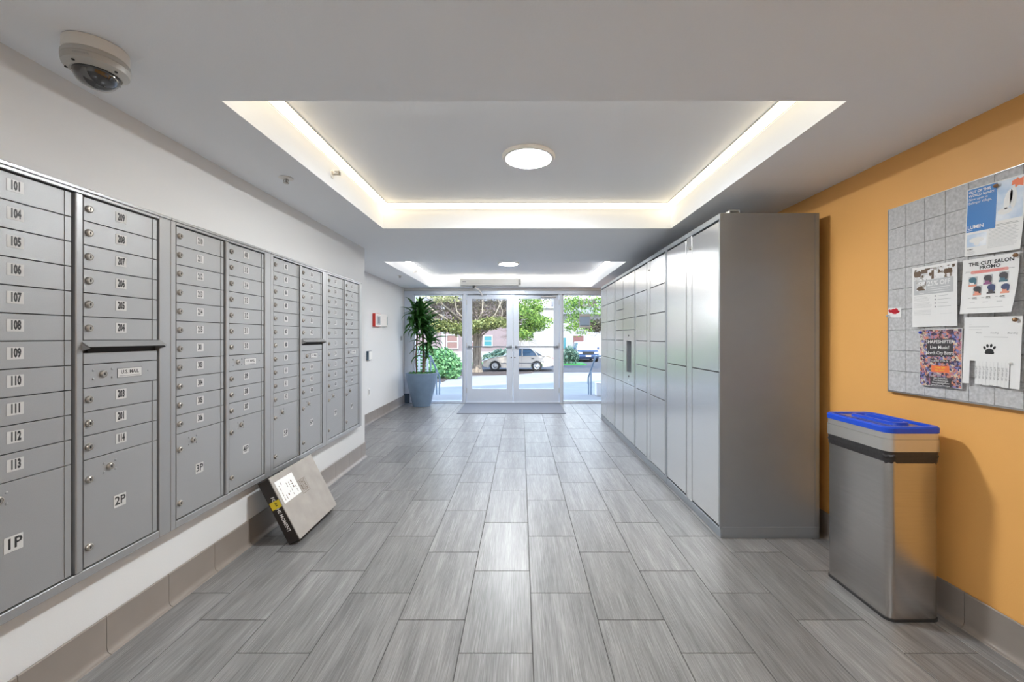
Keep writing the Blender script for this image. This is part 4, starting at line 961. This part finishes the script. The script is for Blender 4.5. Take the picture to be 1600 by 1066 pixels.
tree('big spreading tree with a pale trunk outside behind the doors', (-2.6, 24.8, GZ), 2.5, .27,
     [((-.9, -.2, .9), 2.6, .12), ((.8, -.3, .9), 2.6, .12), ((-.3, .5, 1), 2.4, .10), ((.3, -.6, 1.1), 2.2, .10), ((-1.2, -.3, .45), 3.0, .09), ((1.3, -.1, .5), 2.8, .09), ((0, 0, 1), 2.4, .12)],
     [('tleaf2', [((-4.6, 23.4, 3.7), (1.8, 1.5, .5)), ((-2.6, 23.5, 4.3), (2.0, 1.5, .6)), ((-5.5, 24.2, 4.8), (2.2, 2, .9)), ((-.8, 24, 4.8), (2.0, 2, .9))]),
      ('tleaf', [((.35, 23.6, 3.1), (.75, 1.2, .85)), ((.9, 23.8, 2.2), (.75, 1, .5)), ((1.2, 24, 3.9), (1.0, 1, .5)), ((.0, 23.8, 1.6), (.45, .8, .35)), ((-5.9, 24, 2.6), (.8, 1.2, 1.0)),]),
      ('tolive', [((-4.2, 23.4, 1.9), (.9, .8, .3)), ((-3.1, 23.2, 1.75), (.6, .8, .25)), ((-1.5, 23.2, 2.1), (.7, .8, .25)), ((-2.2, 23.3, 2.0), (.5, .8, .12))])],
     [((-4.4, 24.2, 2.75), (1.9, 1.3, .75)), ((-2.3, 24.0, 3.0), (2.0, 1.3, .85)), ((-.4, 24.2, 2.7), (.9, 1.0, .9)), ((-.2, 24.1, 1.6), (.55, .8, .35))], 9000, 21, [[(-.1, -.2, 2.2), (-.4, -1.2, 2.9), (-.9, -1.9, 3.5), (-1.0, -2.1, 4.2), (-1.3, -2.2, 5)], [(.1, -.2, 2.2), (.5, -1.4, 2.8), (1.2, -2.0, 3.3), (1.5, -2.2, 3.9), (1.9, -2.2, 4.8)], [(.1, -.1, 2.0), (.8, -1.2, 2.5), (1.5, -1.9, 2.8), (1.6, -2.1, 3.5), (1.3, -2.2, 4.3)], [(0, -.1, 2.1), (.1, -1.3, 2.9), (.5, -2, 3.4), (.55, -2.1, 4.2), (.9, -2.2, 4.9)], [(-.2, -.1, 2.0), (-1.2, -1.4, 2.9), (-2.0, -1.9, 3.4), (-2.8, -2.0, 4.1), (-3.2, -2.1, 4.8)], [(-.2, -.1, 1.9), (-1.4, -1.3, 2.6), (-2.4, -1.9, 2.7), (-3.2, -2.0, 3.1), (-3.9, -2.1, 3.9)], [(-.2, 0, 2.2), (-.9, -1.4, 3.2), (-1.7, -1.9, 3.9), (-2.0, -2.1, 4.6)]])
tree('green tree outside the right glass panel, above the parked vehicle', (6.3, 27.5, GZ), 2.4, .2,
     [((-1, -.3, .9), 2.6, .09), ((.6, .2, 1), 2.4, .08), ((-.9, -.5, .35), 2.6, .07), ((-.2, .4, 1), 2.2, .08)],
     [('tleaf', [((3.6, 26, 2.3), (1.1, 1.2, .9)), ((4.9, 26, 3.4), (1.3, 1.2, .8)), ((3.3, 26.3, 3.5), (.7, 1, .6)), ((6.8, 27, 3.6), (1.8, 1.5, 1.6)), ((4.4, 26.6, 5.0), (1.8, 1.6, .8))])],
     [((5.0, 26.8, 2.05), (1.1, .8, .45))], 4800, 33, None)
# hedge and shrubs
def shrub(lab, name, cs, rs, n, size, m, seed, base, cat, stems=5):
    t = thing(name, lab, cat, base)
    v, f = cloud(n, cs, rs, size, seed=seed, asp=.6); stuffmesh('foliage', v, f, m, t, base)
    tw = MB(); g = np.random.default_rng(seed)
    for c, r in zip(cs, rs):
        for i in range(stems):
            q = Vector(g.normal(size=3))*.4; r3 = r if hasattr(r, '__len__') else (r,)*3
            tw.tube([(c[0]+q.x*.2, c[1], base[2]), (c[0]+q.x*r3[0], c[1]+q.y*r3[1], c[2]+abs(q.z)*r3[2])], [.02, .008], 4, cap=False)
    tw.build('stems', 'twig', t, at=base)
shrub('dense ivy hedge outside the left glass panel behind the plant', 'hedge', [(-3.6, 21.2, -.1), (-4.5, 21.2, .0), (-5.4, 21.6, .1), (-3.5, 21.0, -.45), (-4.4, 20.9, -.4), (-4.0, 21.6, .35), (-5.0, 21.8, .45), (-6.3, 21.5, 0)], [(.6, .5, .6), (.7, .5, .65), (.7, .5, .7), (.5, .4, .35), (.7, .4, .4), (.6, .5, .4), (.7, .5, .4), (.8, .6, .8)], 9500, .085, 'ivy', 41, (-4.4, 21.2, GZ), 'hedge')
shrub('grey-green round shrub behind the hood of the parked car', 'shrub', [(-1.6, 30.5, -.1), (-.8, 30.5, .0), (-2.3, 30.5, -.25), (-.2, 30.5, -.2)], [(.6, .5, .55), (.6, .5, .6), (.5, .5, .4), (.5, .5, .5)], 3500, .08, 'shrub', 42, (-1.3, 30.5, GZ), 'shrub')
shrub('round grey-green shrub beside the dark parked vehicle', 'shrub', [(3.7, 32, .05), (3.4, 32, -.2), (4.1, 32, -.15)], [(.45, .45, .6), (.35, .4, .4), (.35, .4, .45)], 2500, .07, 'shrub', 43, (3.7, 32, GZ), 'shrub')
shrub('leafy tall bush at the far left behind the plant foliage', 'bush', [(-8.2, 22.5, .6), (-7.9, 23, 1.3), (-9, 22.5, 1.0)], [(.7, .7, .9), (.6, .7, .8), (.8, .8, 1.2)], 3000, .10, 'ivy', 44, (-8.2, 22.6, GZ), 'bush')

# houses
hs = thing('house', 'mauve-sided house with white-trimmed windows behind the big tree', 'house', (-5, 34, GZ)); A = tuple(hs.location)
MB().box(-12, -.95, 34, 40, GZ, 4.2).build('wall', 'housebrown', hs, at=A)
MB().box(-12, -.74, 33.96, 34, GZ, .15).build('foundation', 'stucco', hs, at=A)
m = MB(); m.prism([(33.4, 4.2), (40.4, 4.2), (37, 6.2)], -12.3, -.93, 'x'); m.build('roof', 'roof', hs, at=A, fix=True)
for (x0, x1, z0, z1, gm) in ((-5.95, -5.15, .42, 1.45, 'curtain'), (-2.97, -2.38, .62, 1.38, 'wglass'), (-4.4, -3.6, .42, 1.45, 'curtain')):
    w = MB(); e = .09
    w.box(x0-e, x0, 33.92, 34, z0-e, z1+e); w.box(x1, x1+e, 33.92, 34, z0-e, z1+e); w.box(x0, x1, 33.92, 34, z1, z1+e); w.box(x0, x1, 33.92, 34, z0-e, z0); w.box(x0, x1, 33.93, 33.99, (z0+z1)/2-.03, (z0+z1)/2+.03)
    wo = w.build('window', 'wtrim', hs, at=A); MB().box(x0, x1, 33.96, 33.98, z0, z1).build('pane', gm, wo, at=A)
MB().box(-6.4, -6.15, 33.9, 34, GZ, 4.2).build('corner_board', 'wtrim', hs, at=A)
hs = thing('building', 'pale plain stucco building behind the parked champagne car', 'building', (1.2, 36, GZ)); A = tuple(hs.location)
MB().box(-.7, 3.15, 35, 41, GZ, 3.7).build('wall', 'stucco', hs, at=A)
MB().box(-.85, 3.3, 34.85, 41, 3.7, 3.85, b=.02).build('parapet_cap', 'wtrim', hs, at=A)
MB().box(-.71, 3.16, 34.98, 35, GZ, GZ+.35).build('plinth', 'siding', hs, at=A)
hs = thing('house', 'white-sided house with a dark red door behind the dark vehicle', 'house', (7, 42, GZ)); A = tuple(hs.location)
MB().box(3.6, 14, 42, 48, GZ, 3.6).build('wall', 'siding', hs, at=A)
for i in range(22):
    z = GZ+.2*i
    MB().box(3.6, 14, 41.975, 42.0, z, z+.012).build('board_shadow_line', 'siding', hs, at=A) if False else None
MB().box(5.25, 6.25, 41.95, 42, -.6, 1.45, b=.01).build('door', 'maroon', hs, at=A)
MB().box(6.5, 8.6, 41.95, 42, -.6, 1.35, b=.01).build('garage_door', 'lgrey', hs, at=A)
w = MB(); w.box(4.15, 4.55, 41.93, 42, .1, 1.3); wo = w.build('window', 'wtrim', hs, at=A); MB().box(4.2, 4.5, 41.92, 41.94, .15, 1.25).build('pane', 'wglass', wo, at=A)
m = MB(); m.prism([(41.3, 3.6), (48.5, 3.6), (45, 5.4)], 3.3, 14.3, 'x'); m.build('roof', 'roof', hs, at=A, fix=True)

# car (front points to -x)
def wheel(t, x, y, z, r, s):
    o = MB().lathe([(r*.62, -.09), (r*.93, -.10), (r, -.07), (r, .07), (r*.93, .10), (r*.62, .09)], (x, y, z), 28, axis='y').build('wheel', 'tyre', t, smooth=True, fix=True)
    m = MB().lathe([(r*.62, 0), (r*.60, s*.02), (r*.5, s*.005), (r*.16, s*.03), (.01, s*.035)], (x, y+s*.085, z), 24, axis='y'); m.build('hubcap', 'rim', o, smooth=True, fix=True)
    q = MB()
    for i in range(6):
        a = i*PI/3; q.box(-.02, .02, -.003, .003, r*.26, r*.46); n_ = len(q.v)
        for j in range(n_-8, n_):
            vx, vy, vz = q.v[j]; q.v[j] = (x+vx*math.cos(a)+vz*math.sin(a), y+s*.112+vy, z-vx*math.sin(a)+vz*math.cos(a))
    q.build('hubcap_slots', 'keyhole', o)
car = thing('car', 'champagne compact coupe parked side-on outside the doors', 'car', (-.22, 26.55, GZ), rot=(0, 0, 0))
def arch(cx_, r, z0, n=9): return [(cx_+r*math.cos(PI-PI*i/(n-1)), z0+r*math.sin(PI*i/(n-1))*1.0) for i in range(n)]
WF, WR, r = -1.37, 1.19, .32
def body_ring(y, ins, zt=0):
    low = [(-2.10+ins, .30)]+[(WF-.40, .20+ins*.3)]+arch(WF, .365-ins*.0, .27)+[(WF+.38, .20+ins*.3), (WR-.38, .20+ins*.3)]+arch(WR, .365, .27)+[(WR+.42, .24+ins*.3), (2.12-ins, .32)]
    top = [(2.20-ins, .52), (2.19-ins, .74), (2.06-ins, .90-ins*.4), (1.5, .955-ins*.4), (1.2, .95-ins*.4), (-.8, .90-ins*.4), (-1.25, .86-ins*.4), (-1.75, .76-ins*.4), (-2.05+ins, .62-ins*.4), (-2.15+ins, .48)]
    return [(a, y, b) for a, b in low+top]
MB().loft([body_ring(-.82, .08), body_ring(-.85, .02), body_ring(-.85, 0), body_ring(.85, 0), body_ring(.85, .02), body_ring(.82, .08)]).build('body', 'carp', car, smooth=True, fix=True)
def gh(y, z, x0, x1): return [(x0, -y, z), (x1, -y, z), (x1, y, z), (x0, y, z)]
MB().loft([gh(.78, .89, -.88, 1.62), gh(.72, 1.14, -.38, 1.20), gh(.62, 1.33, .02, .86)]).build('glass_cabin', 'carglass', car, fix=True)
MB().loft([gh(.64, 1.31, -.04, .90), gh(.63, 1.37, .10, .78), gh(.40, 1.40, .2, .7)]).build('roof', 'cardark', car, smooth=True, fix=True)  # dark roof colour stands for what the roof reflects
for s in (-1, 1):
    for pts in ([(-.90, .80*s, .88), (-.38, .735*s, 1.14), (.02, .635*s, 1.34)], [(.30, .80*s, .90), (.28, .735*s, 1.14), (.30, .64*s, 1.34)], [(1.64, .80*s, .90), (1.22, .735*s, 1.14), (.88, .635*s, 1.34)], [(1.25, .80*s, .92), (1.12, .745*s, 1.12), (.90, .65*s, 1.32)]):
        MB().tube(pts, [.04, .032, .03], 6).build('pillar', 'carp', car, smooth=True)
    MB().box(-2.13, -1.78, s*.45, s*.80, .58, .68, b=.02).build('headlamp', 'lamp', car); MB().box(2.08, 2.20, s*.45, s*.82, .66, .82, b=.02).build('tail_lamp', 'redlamp', car)
    MB().box(.85, 1.02, s*.85, s*.875, .74, .78, b=.01).build('door_handle', 'black', car); MB().box(-1.0, 1.2, s*.848, s*.862, .46, .50, b=.004).build('side_moulding', 'cardark', car)
    MB().box(-.5, -.32, s*.82, s*1.0, .88, 1.0, b=.03).build('mirror', 'carp', car)
    MB().box(.268, .276, s*.850, s*.854, .28, .9).build('door_seam', 'keyhole', car); MB().box(-.80, -.792, s*.850, s*.854, .28, .9).build('door_seam', 'keyhole', car)
    for x in (WF, WR): wheel(car, x, s*.76, r, r, s)
MB().box(-2.18, -2.04, -.8, .8, .26, .44, b=.04).build('bumper', 'cardark', car); MB().box(2.08, 2.24, -.8, .8, .30, .50, b=.04).build('bumper', 'carp', car)
car.location = (-.22, 26.55, GZ)

# vehicle seen from the front
sv = thing('suv', 'dark blue vehicle facing the building outside the right glass panel', 'car', (5.66, 35.3, GZ), rot=(0, 0, 0))
def ring(y, hw, z0, z1, b=.12): return [(-hw, y, z0), (-hw+.03, y, z0-.08), (hw-.03, y, z0-.08), (hw, y, z0), (hw+.02, y, (z0+z1)/2), (hw-.02, y, z1-b), (hw-b, y, z1), (-hw+b, y, z1), (-hw+.02, y, z1-b), (-hw-.02, y, (z0+z1)/2)]
MB().loft([ring(.0, .82, .38, .92), ring(.08, .90, .33, 1.0), ring(1.0, .93, .33, 1.06), ring(4.2, .93, .33, 1.06), ring(4.4, .88, .38, 1.0)]).build('body', 'suvp', sv, smooth=True, fix=True)
MB().loft([[(-.80, .10, .93), (.80, .10, .93), (.84, .98, 1.07), (-.84, .98, 1.07)], [(-.76, .14, .97), (.76, .14, .97), (.80, .98, 1.10), (-.80, .98, 1.10)]]).build('hood', 'suvsunlit', sv, fix=True)  # pale hood, windscreen and roof tone stands for sunlight on the dark vehicle
MB().loft([[(-.84, .95, 1.06), (.84, .95, 1.06), (.84, 4.3, 1.06), (-.84, 4.3, 1.06)], [(-.68, 1.65, 1.60), (.68, 1.65, 1.60), (.68, 4.1, 1.60), (-.68, 4.1, 1.60)]]).build('cabin', 'suvp', sv, fix=True)
MB().add([(-.78, .955, 1.085), (.78, .955, 1.085), (.64, 1.60, 1.575), (-.64, 1.60, 1.575)], [(0, 1, 2, 3)]).build('windscreen', 'suvsunlit', sv)
MB().loft([[(-.69, 1.63, 1.60), (.69, 1.63, 1.60), (.69, 4.12, 1.60), (-.69, 4.12, 1.60)], [(-.60, 1.72, 1.67), (.60, 1.72, 1.67), (.60, 4.0, 1.67), (-.60, 4.0, 1.67)]]).build('roof', 'suvsunlit', sv, fix=True)
MB().box(-.45, .45, -.03, .03, .62, .86, b=.02).build('grille', 'black', sv); MB().box(-.9, .9, -.06, .1, .36, .58, b=.04).build('bumper', 'suvp', sv); MB().box(-.22, .22, -.08, -.05, .44, .56).build('number_plate', 'white', sv)
for s in (-1, 1):
    MB().box(s*.50, s*.86, -.03, .10, .66, .84, b=.03).build('headlamp', 'lamp', sv); MB().box(s*.93, s*1.12, .98, 1.08, 1.02, 1.20, b=.03).build('mirror', 'suvp', sv)
    MB().lathe([(.32, -.11), (.34, -.09), (.34, .09), (.32, .11)], (0, 0, 0), 20, axis='x').build('wheel', 'tyre', sv, at=(0, 0, 0), smooth=True, fix=True).location = (s*.80, .75, .34)
    MB().lathe([(.32, -.11), (.34, -.09), (.34, .09), (.32, .11)], (0, 0, 0), 20, axis='x').build('wheel', 'tyre', sv, at=(0, 0, 0), smooth=True, fix=True).location = (s*.80, 3.6, .34)
